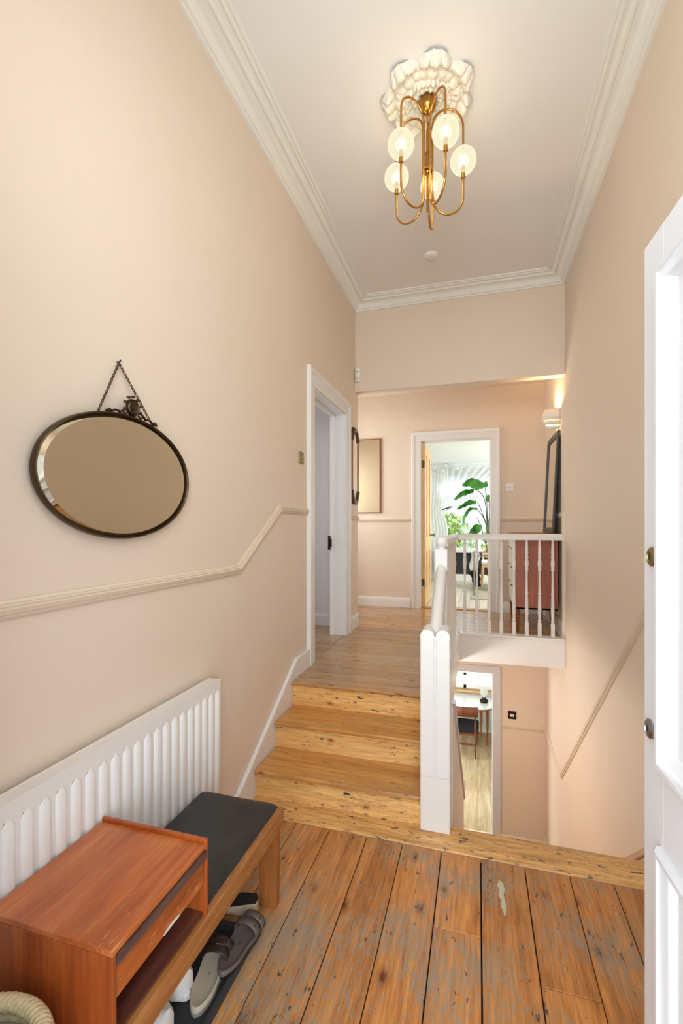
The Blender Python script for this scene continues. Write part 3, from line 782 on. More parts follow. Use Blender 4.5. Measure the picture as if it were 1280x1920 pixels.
for (a, b) in rows:
    for (c, d) in cols:
        g = G(); dbox(g, c-.005, d+.005, .014, .030, a-.005, b+.005)
        finish('panel', g, M['whitedoor'], lf1)
        g = G()
        mp = [(-.012, .004), (-.012, -.008), (-.004, -.016), (.006, -.016), (.012, -.008), (.022, -.004), (.028, .004), (.034, .014), (-.002, .014)]
        g.sweep([(c, a), (d, a), (d, b), (c, b)], mp, lambda s, z, t: dl(s, t, z), closed=True)
        finish('panel_moulding', g, M['whitedoor'], lf1, smooth=35)
for (s, z, mt) in ((0.048, 1.519, 'brassdull'), (0.036, 1.128, 'steel')):
    p = dl(s, 0, z); g = G()
    Mq = Matrix(((-nv.x, dv.x, 0, 0), (-nv.y, dv.y, 0, 0), (0, 0, 1, 0), (0, 0, 0, 1))) @ Matrix.Rotation(PI/2, 4, 'Y')
    g.lathe([(0, 0), (.0215, 0), (.0215, .004), (.017, .008), (.013, .009), (.012, .006), (0, .006)], p, 24, M=Mq)
    lk = finish('cylinder_lock', g, M[mt], lf1, smooth=40)
    g = G(); dbox(g, s-.0012, s+.0012, -.0085, -.004, z-.006, z+.006); finish('key_slot', g, M['blackplastic'], lf1)
# unseen pane over the front door, added to let in light from above
w1 = sroot('window_1')
g = G(); g.box(-0.74, 0.47, 0.24, 0.28, 2.36, 2.40); g.box(-0.74, 0.47, 0.24, 0.28, 3.36, 3.40); g.box(-0.74, -0.70, 0.24, 0.28, 2.36, 3.4); g.box(0.43, 0.47, 0.24, 0.28, 2.36, 3.4)
finish('window_frame', g, M['white'], w1)
box1('pane', M['glass'], w1, -0.70, 0.43, 0.258, 0.262, 2.40, 3.36, bev=0)

# ================================================================ basement hall
g = G(); g.box(XW-WT, XW, 2.3, YF+.12, BF-.1, -0.30); structure('wall_basement_left', g, M['wall'])
g = G(); g.box(XW, XR, 2.30, 2.42, BF-.1, -0.13); structure('wall_basement_near', g, M['wall'])
g = G()
g.box(XW, -0.72, YF, YF+.12, BF, L-.22); g.box(0.18, XR, YF, YF+.12, BF, L-.22); g.box(-0.72, 0.18, YF, YF+.12, -0.30, L-.22)
structure('wall_basement_back', g, M['wall'])
bf = sroot('floor_basement')
box1('floor_slab', M['sub'], bf, XW, XR, 2.42, YF+.12, BF-.1, BF-.02, bev=0)
x = XW
while x < XR-.01:
    x2 = min(x+0.149, XR); box1('floorboard', M['oakboard'], bf, x+.001, x2-.001, 2.42, YF+.12, BF-.02, BF, bev=0.001, seg=1); x = x2
# basement flight
bs = thing('basement_stairs', 'pine basement flight dropping away behind the pale edge board', 'stairs', (0.35, 4.0, BF))
nst = 14; rz = -BF/nst
for i in range(1, nst):
    z = -i*rz; y0 = 2.47+(i-1)*0.225
    box1('tread', M['tread'], bs, -0.105, XR-.001, y0, y0+.25, z-.03, z, bev=0.006)
    box1('riser', M['riser'], bs, -0.105, XR-.001, y0, y0+.02, z, z+rz-.03, bev=0)
# boxed side of the basement flight with sloping capping
g = G()
g.prism([(2.50, -0.13), (2.50, 0.0), (2.575, 0.0), (2.575, 0.62), (2.64, 0.60), (4.62, -1.04), (4.62, BF), (2.50, BF)], yz(0), -0.165, -0.132)
structure('wall_stair_side', g, M['scuffed'], bev=0.002)
g = G()
cap = [(-.030, -.014), (.030, -.014), (.030, .006), (.018, .014), (-.018, .014), (-.030, .006)]
A = Vector((-0.148, 2.60, 0.63)); B = Vector((-0.148, 4.63, -1.04)); d = (B-A).normalized(); side = Vector((1, 0, 0)); up = side.cross(d)
ra = [g.bm.verts.new(A+side*a+up*b) for a, b in cap]; rb = [g.bm.verts.new(B+side*a+up*b) for a, b in cap]
g.bm.faces.new(ra); g.bm.faces.new(rb[::-1])
for i in range(6): j = (i+1) % 6; g.bm.faces.new((ra[i], ra[j], rb[j], rb[i]))
structure('trim_stair_capping', g, M['greyframe'])

# ================================================================ dining room below
g = G(); g.box(-2.2, -2.1, YF+.12, 9.6, BF, -0.05); structure('wall_dining_left', g, M['roomwhite'])
g = G(); g.box(1.6, 1.7, YF+.12, 9.6, BF, -0.05); structure('wall_dining_right', g, M['roomwhite'])
g = G(); g.box(-2.2, 1.7, 9.5, 9.6, BF, -1.62); g.box(-2.2, -1.5, 9.5, 9.6, -1.62, -0.05); g.box(1.0, 1.7, 9.5, 9.6, -1.62, -0.05); g.box(-1.5, 1.0, 9.5, 9.6, -0.25, -0.05)
structure('wall_dining_back', g, M['roomwhite'])
g = G(); g.box(-2.2, -0.75, YF+.12, YF+.14, BF, -0.05); g.box(0.21, 1.7, YF+.12, YF+.14, BF, -0.05); structure('wall_dining_front', g, M['roomwhite'])
g = G(); g.box(-2.2, 1.7, YF+.12, 9.6, -0.05, 0.05); structure('ceiling_dining', g, M['roomwhite'])
df = sroot('floor_dining')
box1('floor_slab', M['sub'], df, -2.2, 1.7, YF+.12, 9.6, BF-.1, BF-.02, bev=0)
x = -2.1; k = 0
while x < 1.6-.01:
    x2 = min(x+0.19, 1.6)
    ym = 7.3+0.9*((k*0.37) % 1)
    box1('floorboard', M['oakboard'], df, x+.001, x2-.001, YF+.12, ym, BF-.02, BF, bev=0.001, seg=1)
    box1('floorboard', M['oakboard'], df, x+.001, x2-.001, ym+.002, 9.5, BF-.02, BF, bev=0.001, seg=1)
    x = x2; k += 1
g = G(); g.sweep([(-2.1, BF), (1.6, BF)], sk, lambda a, b, t: (a, 9.5-t, b)); structure('baseboard_dining', g, M['palegreen'])
w2 = sroot('window_2')
g = G()
for (a, b, c, d) in ((-1.5, 1.0, -1.62, -1.55), (-1.5, 1.0, -0.32, -0.25), (-1.5, -1.43, -1.62, -.25), (0.93, 1.0, -1.62, -.25), (-1.5, 1.0, -1.36, -1.31), (-0.28, -0.22, -1.62, -.25)):
    g.box(a, b, 9.52, 9.57, c, d)
finish('window_frame', g, M['white'], w2, bev=0.004)
box1('pane', M['glass'], w2, -1.43, 0.93, 9.543, 9.547, -1.56, -0.32, bev=0)
g = G(); g.box(-1.6, 1.1, 9.38, 9.53, -1.655, -1.62); structure('trim_window_board', g, wood('pine_sill', srgb(190, 140, 80), srgb(214, 166, 104), srgb(226, 184, 124), 'X', 0.4, 0), bev=0.006)
# radiator under the window
r2 = thing('radiator', 'pale green radiator under the basement dining room window', 'radiator', (-0.2, 9.44, BF))
g = G(); g.box(-1.1, 0.55, 9.42, 9.47, BF+.14, -1.80)
k = -1.05
while k < 0.5: g.box(k, k+.035, 9.405, 9.42, BF+.18, -1.84); k += .055
finish('panel', g, M['palegreen'], r2, bev=0.004)
g = G(); g.tube([(0.59, 9.45, BF), (0.59, 9.45, BF+.17), (0.54, 9.45, BF+.17)], .009); g.tube([(0.59, 9.45, BF+.15), (0.59, 9.45, BF+.23)], .018); finish('valve', g, M['plastic'], r2); g = G()
g.tube([(-1.14, 9.45, BF), (-1.14, 9.45, BF+.17), (-1.09, 9.45, BF+.17)], .009)
finish('valve', g, M['plastic'], r2)
# table
tb = thing('dining_table', 'white topped dining table with rounded corners in the basement dining room', 'table', (-0.55, 8.8, BF))
def superell(cx, cy, a, b, n=4.0, k=56):
    out = []
    for i in range(k):
        t = 2*PI*i/k; c, s = math.cos(t), math.sin(t)
        out.append((cx+a*math.copysign(abs(c)**(2/n), c), cy+b*math.copysign(abs(s)**(2/n), s)))
    return out
g = G(); g.prism(superell(-0.60, 9.04, 0.86, 0.42), lambda a, b, t: (a, b, t), -1.700, -1.692); finish('table_surface', g, M['tableWhite'], tb)
g = G(); g.prism(superell(-0.60, 9.04, 0.862, 0.422), lambda a, b, t: (a, b, t), -1.728, -1.7005); finish('tabletop', g, M['teakx'], tb, bev=0.004)
g = G()
for (a, b, c, d) in ((-1.25, 0.05, 8.90, 8.92), (-1.25, 0.05, 9.30, 9.32), (-1.25, -1.23, 8.90, 9.32), (0.03, 0.05, 8.90, 9.32)): g.box(a, b, c, d, -1.80, -1.728)
finish('apron', g, M['teakx'], tb)
for (a, b) in ((-1.24, 8.91), (0.17, 8.93), (-1.24, 9.31), (0.06, 9.31)):
    g = G(); g.tube([(a, b, BF), (a, b, -1.73)], [.014, .024], 12); finish('leg', g, M['teakx'], tb, smooth=40)
# chair
ch = thing('dining_chair', 'teak dining chair with black seat tucked under white topped table', 'chair', (-0.27, 8.6, BF))
g = G(); g.grid(2, 2, lambda u, v: (0, 0, 0)); g.bm.clear()
g.prism([(-0.50, 8.42), (-0.46, 8.40), (-0.06, 8.40), (-0.02, 8.42), (0.02, 8.84), (-0.02, 8.88), (-0.50, 8.88), (-0.54, 8.84)], lambda a, b, t: (a, b, t), -2.045, -1.965)
finish('seat', g, M['fabricblack'], ch, bev=0.02, seg=3)
for sx in (-0.487, -0.043):
    g = G(); g.tube([(sx, 8.36, BF), (sx, 8.40, -2.0), (sx, 8.37, -1.56)], [.011, .019, .013], 10); finish('rear_leg', g, M['chairwood'], ch, smooth=40)
for sx in (-0.51, 0.0):
    g = G(); g.tube([(sx, 8.84, BF), (sx, 8.82, -2.03)], [.012, .019], 10); finish('front_leg', g, M['chairwood'], ch, smooth=40)
g = G()
V = g.grid(13, 2, lambda u, v: (-0.53+0.53*u, 8.355-0.05*math.sin(PI*u)+0.01, -1.72+v*0.17+0.0*u))
finish('backrest', g, M['chairwood'], ch, smooth=60, solid=0.02)
g = G(); g.box(-0.487, -0.043, 8.37, 8.385, -2.24, -2.205); g.box(-0.50, -0.486, 8.38, 8.84, -2.22, -2.19); g.box(-0.03, -0.016, 8.38, 8.84, -2.22, -2.19)
g.box(-0.50, -0.03, 8.41, 8.43, -2.08, -2.04); g.box(-0.51, 0.0, 8.82, 8.84, -2.08, -2.04)
finish('stretcher', g, M['chairwood'], ch, bev=0.002)
# oil lamp on the table
p = at(907, 1301, 9.02)
ol = thing('oil_lamp', 'dark oil lamp with clear glass chimney standing on white table', 'lamp', (p.x, 9.02, -1.692))
g = G(); g.lathe([(0, 0), (.055, 0), (.070, .012), (.078, .035), (.070, .055), (.040, .072), (.036, .10), (.045, .105), (.0, .105)], (p.x, 9.02, -1.692), 24)
finish('base', g, M['iron'], ol, smooth=40)
g = G(); g.lathe([(.038, .105), (.045, .13), (.062, .17), (.066, .21), (.05, .26), (.035, .29)], (p.x, 9.02, -1.692), 24, caps=False)
finish('chimney', g, M['sheerglass'], ol, smooth=60)

# ================================================================ bright room beyond the landing
RZ = L
g = G(); g.box(-1.9, -1.8, YF+.12, 9.9, RZ-.1, 3.0); structure('wall_lounge_left', g, M['roomwhite'])
g = G(); g.box(1.9, 2.0, YF+.12, 9.9, RZ-.1, 3.0); structure('wall_lounge_right', g, M['roomwhite'])
g = G(); g.box(-1.8, -0.80, 9.7, 9.85, RZ-.02, 2.9); g.box(1.3, 1.9, 9.7, 9.85, RZ-.02, 2.9); g.box(-0.80, 1.3, 9.7, 9.85, RZ-.02, 1.10); g.box(-0.80, 1.3, 9.7, 9.85, 2.70, 2.9)
structure('wall_lounge_back', g, M['roomwhite'])
g = G(); g.box(-1.8, -0.765, YF+.12, YF+.14, RZ-.02, 2.9); g.box(0.177, 1.9, YF+.12, YF+.14, RZ-.02, 2.9); g.box(-.765, .177, YF+.12, YF+.14, 2.775, 2.9)
structure('wall_lounge_front', g, M['roomwhite'])
g = G(); g.box(-1.9, 2.0, YF+.12, 9.9, 2.88, 3.0); structure('ceiling_lounge', g, M['roomwhite'])
g = G(); g.sweep([(-1.8, YF+.14), (1.9, YF+.14), (1.9, 9.7), (-1.8, 9.7)], [(0, 0), (0, -.05), (.012, -.05), (.03, -.02), (.05, -.012), (.05, 0)], lambda x, y, b: (x, y, 2.88+b), closed=True)
structure('trim_lounge_cornice', g, M['roomwhite'])
uf = sroot('floor_lounge')
box1('floor_slab', M['sub'], uf, -1.9, 2.0, YF+.12, 9.8, RZ-.12, RZ-.022, bev=0)
x = -1.8
while x < 1.9-.01:
    x2 = min(x+0.14, 1.9); box1('floorboard', M['paleboard'], uf, x+.0015, x2-.0015, YF+.12, 9.7, RZ-.022, RZ, bev=0.001, seg=1); x = x2
g = G(); g.box(-1.8, 1.9, 9.66, 9.70, RZ+.145, 1.075); structure('trim_window_panelling', g, M['darkpanel'], bev=0.003)
g = G(); g.sweep([(-1.8, RZ), (1.9, RZ)], sk, lambda a, b, t: (a, 9.66-t, b)); structure('baseboard_lounge', g, M['roomwhite'])
g = G(); g.box(-1.0, 1.5, 9.55, 9.72, 1.075, 1.115); structure('trim_window_sill', g, M['white'], bev=0.006)
w3 = sroot('window_3')
g = G()
for (a, b, c, d) in ((-0.80, 1.30, 1.10, 1.17), (-0.80, 1.30, 2.64, 2.70), (-0.80, -0.73, 1.10, 2.70), (1.23, 1.30, 1.10, 2.70), (0.30, 0.36, 1.10, 2.70), (-0.80, 1.30, 2.30, 2.34)): g.box(a, b, 9.75, 9.80, c, d)
finish('window_frame', g, M['white'], w3, bev=0.004)
box1('pane', M['glass'], w3, -0.73, 0.30, 9.773, 9.777, 1.17, 2.64, bev=0)
box1('pane', M['glass'], w3, 0.36, 1.23, 9.773, 9.777, 1.17, 2.64, bev=0)
# curtains
cl = thing('curtain', 'white curtain hanging full length left of the lounge window, tied back', 'curtain', (-0.80, 9.52, RZ))
def cur(u, v):
    z = RZ+.01+v*(2.76-RZ)
    tie = math.exp(-((z-1.93)/.22)**2)
    wdt = 0.44*(1-0.18*tie)
    return (-1.02+u*wdt, 9.50+0.022*math.sin(u*2*PI*7)+0.01*math.sin(v*5+u*9), z)
g = G(); g.grid(71, 22, cur); finish('drape', g, M['curtain'], cl, smooth=80)
g = G()
for k in range(9):
    a = -1.0+k*0.075; zz = 2.77+0.045*math.sin(k*1.3)+(0.05 if k > 4 else 0)
    g.lathe([(0, -.04), (.035, -.03), (.052, 0), (.035, .03), (0, .04)], (a, 9.49, zz), 12)
finish('gathered_heading', g, M['curtain'], cl, smooth=70)
g = G(); hp = at(838, 955, 9.47)
g.tube([(hp.x-.10, 9.46, hp.z-.005), (hp.x-.04, 9.44, hp.z+.01), (hp.x+.03, 9.45, hp.z+.03), (hp.x+.08, 9.47, hp.z+.05)], .014, 8)
finish('tieback', g, M['darkleather'], cl, smooth=60)
sh_ = thing('sheer_curtain', 'sheer white voile swept diagonally across the lounge window', 'curtain', (0.2, 9.58, 2.76))
def she(u, v):
    rod = Vector((-0.62+u*1.9, 9.60, 2.78)); tie = Vector((-0.62, 9.56, 1.90))
    p = rod.lerp(tie, v); p.z += 0.02-0.10*math.sin(PI*v)*u+0.16*u*v*(1-v)
    p.y += 0.02*math.sin(u*2*PI*12)*(1-0.6*v)
    if u > 0.98: p.z += 0
    return p
g = G(); g.grid(100, 20, she); finish('voile', g, M['sheer'], sh_, smooth=80)
g = G(); g.tube([(-1.1, 9.60, 2.80), (1.5, 9.60, 2.80)], .010, 10); finish('curtain_rod', g, M['plastic'], sh_, smooth=60)
# rug
rg = G(); rg.box(-0.10, 1.4, 7.25, 9.2, RZ+.0005, RZ+.010)
tag(finish('rug', rg, M['rug'], None), 'grey and cream patterned rug on the pale lounge boards', 'rug')
# glass table
gt = thing('glass_table', 'glass topped table with thin metal legs beyond the far doorway', 'table', (0.4, 7.8, RZ+.01))
TZ = 1.213
g = G(); g.box(-0.085, 0.95, 7.54, 8.06, TZ-.010, TZ); finish('glass_top', g, M['glass'], gt, bev=0.002)
g = G()
for a, b in (((-.06, 7.57), (.92, 7.57)), ((.92, 7.57), (.92, 8.03)), ((.92, 8.03), (-.06, 8.03)), ((-.06, 8.03), (-.06, 7.57))):
    g.tube([(a[0], a[1], TZ-.02), (b[0], b[1], TZ-.02)], .009, 8)
    g.tube([(a[0], a[1], TZ-.09), (b[0], b[1], TZ-.09)], .006, 8)
finish('frame', g, M['steel'], gt)
for a in ((-.06, 7.57), (.92, 7.57), (.92, 8.03), (-.06, 8.03)):
    g = G(); g.tube([(a[0], a[1], RZ+.011), (a[0], a[1], TZ-.012)], .010, 8); finish('leg', g, M['steel'], gt)
# wooden chair behind it with a throw
wc = thing('armchair', 'light wooden chair with cream seat pad behind the glass table', 'chair', (0.3, 8.7, RZ+.01))
g = G(); g.box(0.06, 0.60, 8.50, 8.98, 0.925, 0.99); finish('seat_pad', g, M['canvas'], wc, bev=0.02)
g = G(); g.box(0.07, 0.59, 8.49, 8.99, 0.885, 0.925); finish('seat_frame', g, M['pinedoor'], wc, bev=0.004)
for (a, b, c, d) in ((0.09, 8.51, .06, 8.47), (0.57, 8.51, .61, 8.47), (0.09, 8.97, .05, 9.02), (0.57, 8.97, .62, 9.02)):
    g = G(); g.tube([(c, d, RZ+.015), (a, b, 0.89)], [.013, .022], 10); finish('leg', g, M['pinedoor'], wc, smooth=40)
g = G(); g.grid(9, 2, lambda u, v: (0.07+0.52*u, 9.02+.04*math.sin(PI*u), 1.02+.20*v)); finish('backrest', g, M['pinedoor'], wc, solid=0.018, smooth=60)
g = G()
for sx in (.09, .57):
    g = G(); g.tube([(sx, 8.97, .90), (sx, 9.03, 1.22)], .014, 8); finish('back_post', g, M['pinedoor'], wc, smooth=40)
th = G()
th.grid(8, 12, lambda u, v: (-0.13+0.135*u+0.02*math.sin(v*6)-0.0*v, 8.60+0.02*math.sin(u*9+v*4), 1.15-0.34*v))
tag(finish('white_throw', th, M['canvas'], None, solid=0.012, smooth=60), 'white cloth hanging beside the light wooden chair', 'throw')
th = G()
th.grid(8, 14, lambda u, v: (-0.19+0.20*u*(1-.45*v)+.13*v+.012*math.sin(v*14), 8.68+0.015*math.sin(u*7+v*9), 0.87-0.355*v))
tag(finish('black_throw', th, M['fabricblack'], None, solid=0.02, smooth=60), 'dark fluffy throw trailing to the rug under the white cloth', 'throw')
# plant
PY = 8.30
pb = at(915, 1000, PY)
pl = thing('potted_plant', 'tall banana-leaved houseplant arching in front of the lounge window', 'plant', (0.30, PY, RZ+.01))
g = G(); g.lathe([(0, 0), (.10, 0), (.14, .24), (.150, .25), (.150, .28), (.135, .28), (.13, .25), (0, .25)], (0.30, PY, RZ+.0105), 24); finish('pot', g, M['terracotta'], pl, smooth=35)
def stem(pts, r=0.008):
    P = [Vector((0.28+random.uniform(-.03, .03), PY+random.uniform(-.03, .03), RZ+.26))]+[at(u, v, y) for u, v, y in pts]
    out = []
    for i in range(len(P)-1):
        for k in range(5):
            t = k/5; p0 = P[max(i-1, 0)]; p1 = P[i]; p2 = P[i+1]; p3 = P[min(i+2, len(P)-1)]
            out.append(0.5*((2*p1)+(p2-p0)*t+(2*p0-5*p1+4*p2-p3)*t*t+(3*p1-p0-3*p2+p3)*t**3))
    out.append(P[-1])
    g = G(); g.tube(out, [r*1.3-(r*.6)*i/len(out) for i in range(len(out))], 6); finish('stem', g, M['stem'], pl, smooth=60)
def blade(pts, wd, fold=0.35, side=(0, 1, 0), tilt=0.0, sag=0.5):
    P = [at(u, v, y) for u, v, y in pts]; n = 16; cur_ = []
    for i in range(n+1):
        t = i/n*(len(P)-1); k = min(int(t), len(P)-2); f = t-k
        p0 = P[max(k-1, 0)]; p1 = P[k]; p2 = P[k+1]; p3 = P[min(k+2, len(P)-1)]
        cur_.append(0.5*((2*p1)+(p2-p0)*f+(2*p0-5*p1+4*p2-p3)*f*f+(3*p1-p0-3*p2+p3)*f**3))
    g = G(); rows_ = []
    for i, c in enumerate(cur_):
        d = (cur_[min(i+1, n)]-cur_[max(i-1, 0)]).normalized()
        sd = Vector(side); sd = (sd-d*sd.dot(d)).normalized(); nn = d.cross(sd).normalized()
        sd = (sd*math.cos(tilt)+nn*math.sin(tilt))
        t = i/n; ww = wd*max(0.02, math.sin(PI*min(1, t*0.92+0.06))**0.6)*(1-0.25*t)
        row = []
        for j in range(-3, 4):
            q = j/3
            row.append(g.bm.verts.new(c+sd*ww*q+Vector((0, 0, -1))*(abs(q)**1.4)*ww*sag+Vector((0, 0, 1))*.006*math.sin(t*25+j)))
        rows_.append(row)
    for A_, B_ in zip(rows_, rows_[1:]):
        for j in range(6): g.bm.faces.new((A_[j], A_[j+1], B_[j+1], B_[j]))
    return finish('leaf', g, M['leaf'], pl, smooth=80)
stem([(915, 985, 8.2), (912, 935, 8.2), (908, 908, 8.2)])
stem([(914, 990, 8.2), (909, 940, 8.2), (898, 922, 8.2), (888, 918, 8.2)])
stem([(914, 995, 8.2), (905, 965, 8.2), (897, 946, 8.2), (890, 938, 8.2)])
stem([(913, 998, 8.2), (908, 975, 8.2), (896, 957, 8.2), (888, 953, 8.2)])
stem([(917, 1000, 8.25), (917, 960, 8.25), (916, 935, 8.25)])
stem([(905, 1000, 8.2), (898, 978, 8.2), (893, 970, 8.2)])
blade([(908, 906, 8.2), (895, 899, 8.2), (880, 897, 8.2), (866, 908, 8.2)], 0.175, side=(0.1, 1, .35), sag=.9)
blade([(888, 917, 8.2), (872, 918, 8.2), (860, 925, 8.2), (851, 936, 8.2)], 0.125, side=(0, 1, .2), sag=.8)
blade([(892, 940, 8.2), (880, 937, 8.2), (868, 944, 8.2), (855, 954, 8.2)], 0.14, side=(0, 1, .1), sag=.7)
blade([(895, 953, 8.2), (880, 952, 8.2), (870, 966, 8.2), (869, 984, 8.2)], 0.115, side=(0.3, 1, 0), sag=.5)
blade([(903, 985, 8.2), (893, 982, 8.2), (885, 988, 8.2), (877, 1003, 8.2)], 0.18, side=(0, 1, .3), sag=.9)
blade([(908, 912, 8.2), (911, 905, 8.2), (913, 903, 8.2)], 0.05, side=(1, .3, 0), sag=.4)
blade([(916, 940, 8.25), (915, 932, 8.25), (917, 928, 8.25)], 0.06, side=(1, .3, 0), sag=.2)
# garden beyond the window
def shrub(loc, rad, n, label, seed, size=0.05):
    rnd = random.Random(seed)
    s = thing('garden_shrub', label, 'shrub', loc, group='garden shrubs')
    g = G()
    for i in range(n):
        while True:
            q = Vector((rnd.uniform(-1, 1), rnd.uniform(-1, 1), rnd.uniform(-1, 1)))
            if 0.45 < q.length < 1: break
        c = Vector((loc[0]+q.x*rad[0], loc[1]+q.y*rad[1], loc[2]+rad[2]+q.z*rad[2]))
        a = Vector((rnd.uniform(-1, 1), rnd.uniform(-1, 1), rnd.uniform(-.6, 1))).normalized(); b_ = a.orthogonal().normalized()
        s2 = size*rnd.uniform(.6, 1.3)
        vs = [g.bm.verts.new(c+a*s2), g.bm.verts.new(c+b_*s2*.45), g.bm.verts.new(c-a*s2), g.bm.verts.new(c-b_*s2*.45)]
        g.bm.faces.new(vs)
    finish('foliage', g, M['shrub'], s, kind='stuff')
    g = G()
    for k in range(5):
        a = k*1.26; g.tube([(loc[0]+.05*math.cos(a), loc[1]+.05*math.sin(a), loc[2]), (loc[0]+rad[0]*.5*math.cos(a), loc[1]+rad[1]*.5*math.sin(a), loc[2]+rad[2]*1.4)], [.03, .008], 6)
    finish('branch', g, M['stem'], s)
g = G(); g.box(-4, 4, 11.2, 11.3, BF, 0.0); structure('wall_lightwell', g, M['palegreen'])
g = G(); g.box(-4, 4, 9.6, 11.2, BF-.1, BF); structure('floor_lightwell', g, M['palegreen'])
g = G(); g.box(-8, 8, 11.3, 20, -0.2, 0.0); structure('floor_garden', g, paint('lawn', srgb(120, 140, 70), 0.9, 0.2, 0.5, 20))
shrub((-0.85, 12.4, 0), (0.85, 0.6, 1.02), 5200, 'leafy yellow green shrub in the garden, left half of the window view', 3)
shrub((0.90, 12.4, 0), (0.86, 0.6, 0.98), 4800, 'leafy yellow green shrub in the garden, behind the arching houseplant', 4)

# ================================================================ chandelier and rose
cx, cyy = -0.272, 2.622
rs = thing('ceiling_rose', 'white plaster ceiling rose of scalloped acanthus leaves around the chandelier', 'ceiling rose', (cx, cyy, ZC))
def lobe(ang, r0, r1, wdt, hgt, nz):
    g = G(); ca, sa = math.cos(ang), math.sin(ang); nu, nv_ = 25, 15
    rows_ = []
    for i in range(nu):
        q = -1+2*i/(nu-1); row = []
        for j in range(nv_):
            t = j/(nv_-1)
            wloc = wdt*(0.42+0.58*math.sin(PI*min(1, (t*.80+.10)))**.8)
            r = r0+(r1-r0)*t*(1-0.20*abs(q)**2.5)
            env = (math.sin(PI*min(1, t*0.96+0.02))**.45)*(max(0, 1-abs(q)**4))**.5
            flute = 0.62+0.38*abs(math.cos(q*PI*1.5))**.6
            ridge = 1.0+0.55*math.exp(-((t-.78)/.10)**2)-0.55*math.exp(-((t-.50)/.07)**2)
            h = hgt*env*flute*ridge + 0.004*math.sin(i*1.9+nz)*math.sin(j*2.3+nz)*env
            lat = q*wloc
            row.append(g.bm.verts.new((cx+ca*r-sa*lat, cyy+sa*r+ca*lat, ZC-0.0005-h)))
        rows_.append(row)
    for A_, B_ in zip(rows_, rows_[1:]):
        for j in range(nv_-1): g.bm.faces.new((A_[j], A_[j+1], B_[j+1], B_[j]))
    return finish('acanthus_leaf', g, M['plaster'], rs, smooth=70)
for k in range(7): lobe(-PI/2-0.60+k*2*PI/7, 0.10, 0.262, 0.098, 0.052, k)
for k in range(7):
    a = -PI/2-0.60+(k+.5)*2*PI/7
    lobe(a, 0.12, 0.215, 0.026, 0.030, k+9)
for k in range(9):
    lobe(k*2*PI/9+.2, 0.035, 0.142, 0.050, 0.052, k+20)
ch_ = thing('chandelier', 'brass chandelier of five looped arms holding lit frosted globe shades', 'chandelier', (cx, cyy, ZC))
g = G(); g.lathe([(0, -.075), (.010, -.074), (.030, -.062), (.044, -.045), (.050, -.025), (.050, 0), (0, 0)][::-1], (cx, cyy, ZC-.035), 30)
finish('canopy', g, M['brass'], ch_, smooth=50)
g = G(); g.tube([(cx, cyy, ZC-.10), (cx, cyy, 3.82)], .0045, 10); g.tube([(cx, cyy, 3.82), (cx, cyy, 3.70)], .0085, 12)
g.tube([(cx, cyy, 3.72), (cx, cyy, 3.36)], .007, 12)
finish('rod', g, M['brass'], ch_, smooth=60)
g = G(); g.lathe([(0, 0), (.012, .0), (.016, .008), (.030, .012), (.030, .022), (.012, .024), (.012, .105), (.016, .108), (.016, .118), (0, .120)], (cx, cyy, 3.575), 20)
finish('hub', g, M['brass'], ch_, smooth=35)
RG = 0.200; ZG = 3.645
for k in range(5):
    a = math.radians(15.5+72*k); ca, sa = math.cos(a), math.sin(a)
    P = lambda r, z: (cx+ca*r, cyy+sa*r, z)
    ri, ro = 0.028, RG; rm = (ri+ro)/2; hr = (ro-ri)/2
    zt, zb = 3.855-hr*0.2, 3.435+hr*0.1
    g = G()
    pts = [P(ro, ZG-.085)]
    pts += [P(ro, zb+.01)]
    for i in range(1, 15): t = PI*i/15; pts.append(P(rm+hr*math.cos(t), zb-hr*1.15*math.sin(t)))
    pts += [P(ri, zb+.02), P(ri, (zt+zb)/2), P(ri, zt-.02)]
    for i in range(1, 15): t = PI-PI*i/15; pts.append(P(rm+hr*math.cos(t), zt+hr*1.15*math.sin(t)))
    pts += [P(ro, zt-.005), P(ro, ZG+.066)]
    g.tube(pts, .0060, 8); finish('arm', g, M['brass'], ch_, smooth=60)
    g = G(); g.lathe([(0, -.10), (.009, -.10), (.013, -.096), (.0135, -.090), (.0115, -.088), (.0115, -.03), (0, -.028)], P(RG, ZG), 16)
    finish('lamp_holder', g, M['brass'], ch_, smooth=35)
    g = G(); pr = []
    for i in range(15):
        t = PI*(0.045+0.955*i/14)-PI/2; rr = 0.072*math.cos(t)
        pr.append((max(rr, .0), 0.072*math.sin(t)))
    g.lathe(pr, P(RG, ZG), 28, caps=False); sh = finish('globe_shade', g, M['globe'], ch_, smooth=80)
    g = G(); g.lathe([(0, -.028), (.010, -.026), (.015, -.005), (.013, .012), (.006, .030), (0, .034)], P(RG, ZG), 14)
    finish('bulb', g, M['bulb'], sh, smooth=60)
    point('globe_light', P(RG, ZG+.005), 2.0, (1.0, 0.80, 0.52), 0.03)
# smoke detector
g = G(); g.lathe([(0, -.030), (.040, -.030), (.056, -.024), (.062, -.011), (.062, 0), (0, 0)][::-1], (-0.401, 4.172, ZC), 32)
sd = tag(finish('smoke_detector', g, M['plastic'], None, smooth=35), 'round white smoke detector on the ceiling beyond the chandelier', 'detector')
g = G(); g.lathe([(.030, -.0315), (.034, -.0315), (.034, -.029), (.030, -.029)], (-0.401, 4.172, ZC), 32, caps=False)
finish('vent_ring', g, M['greyplastic'], sd)
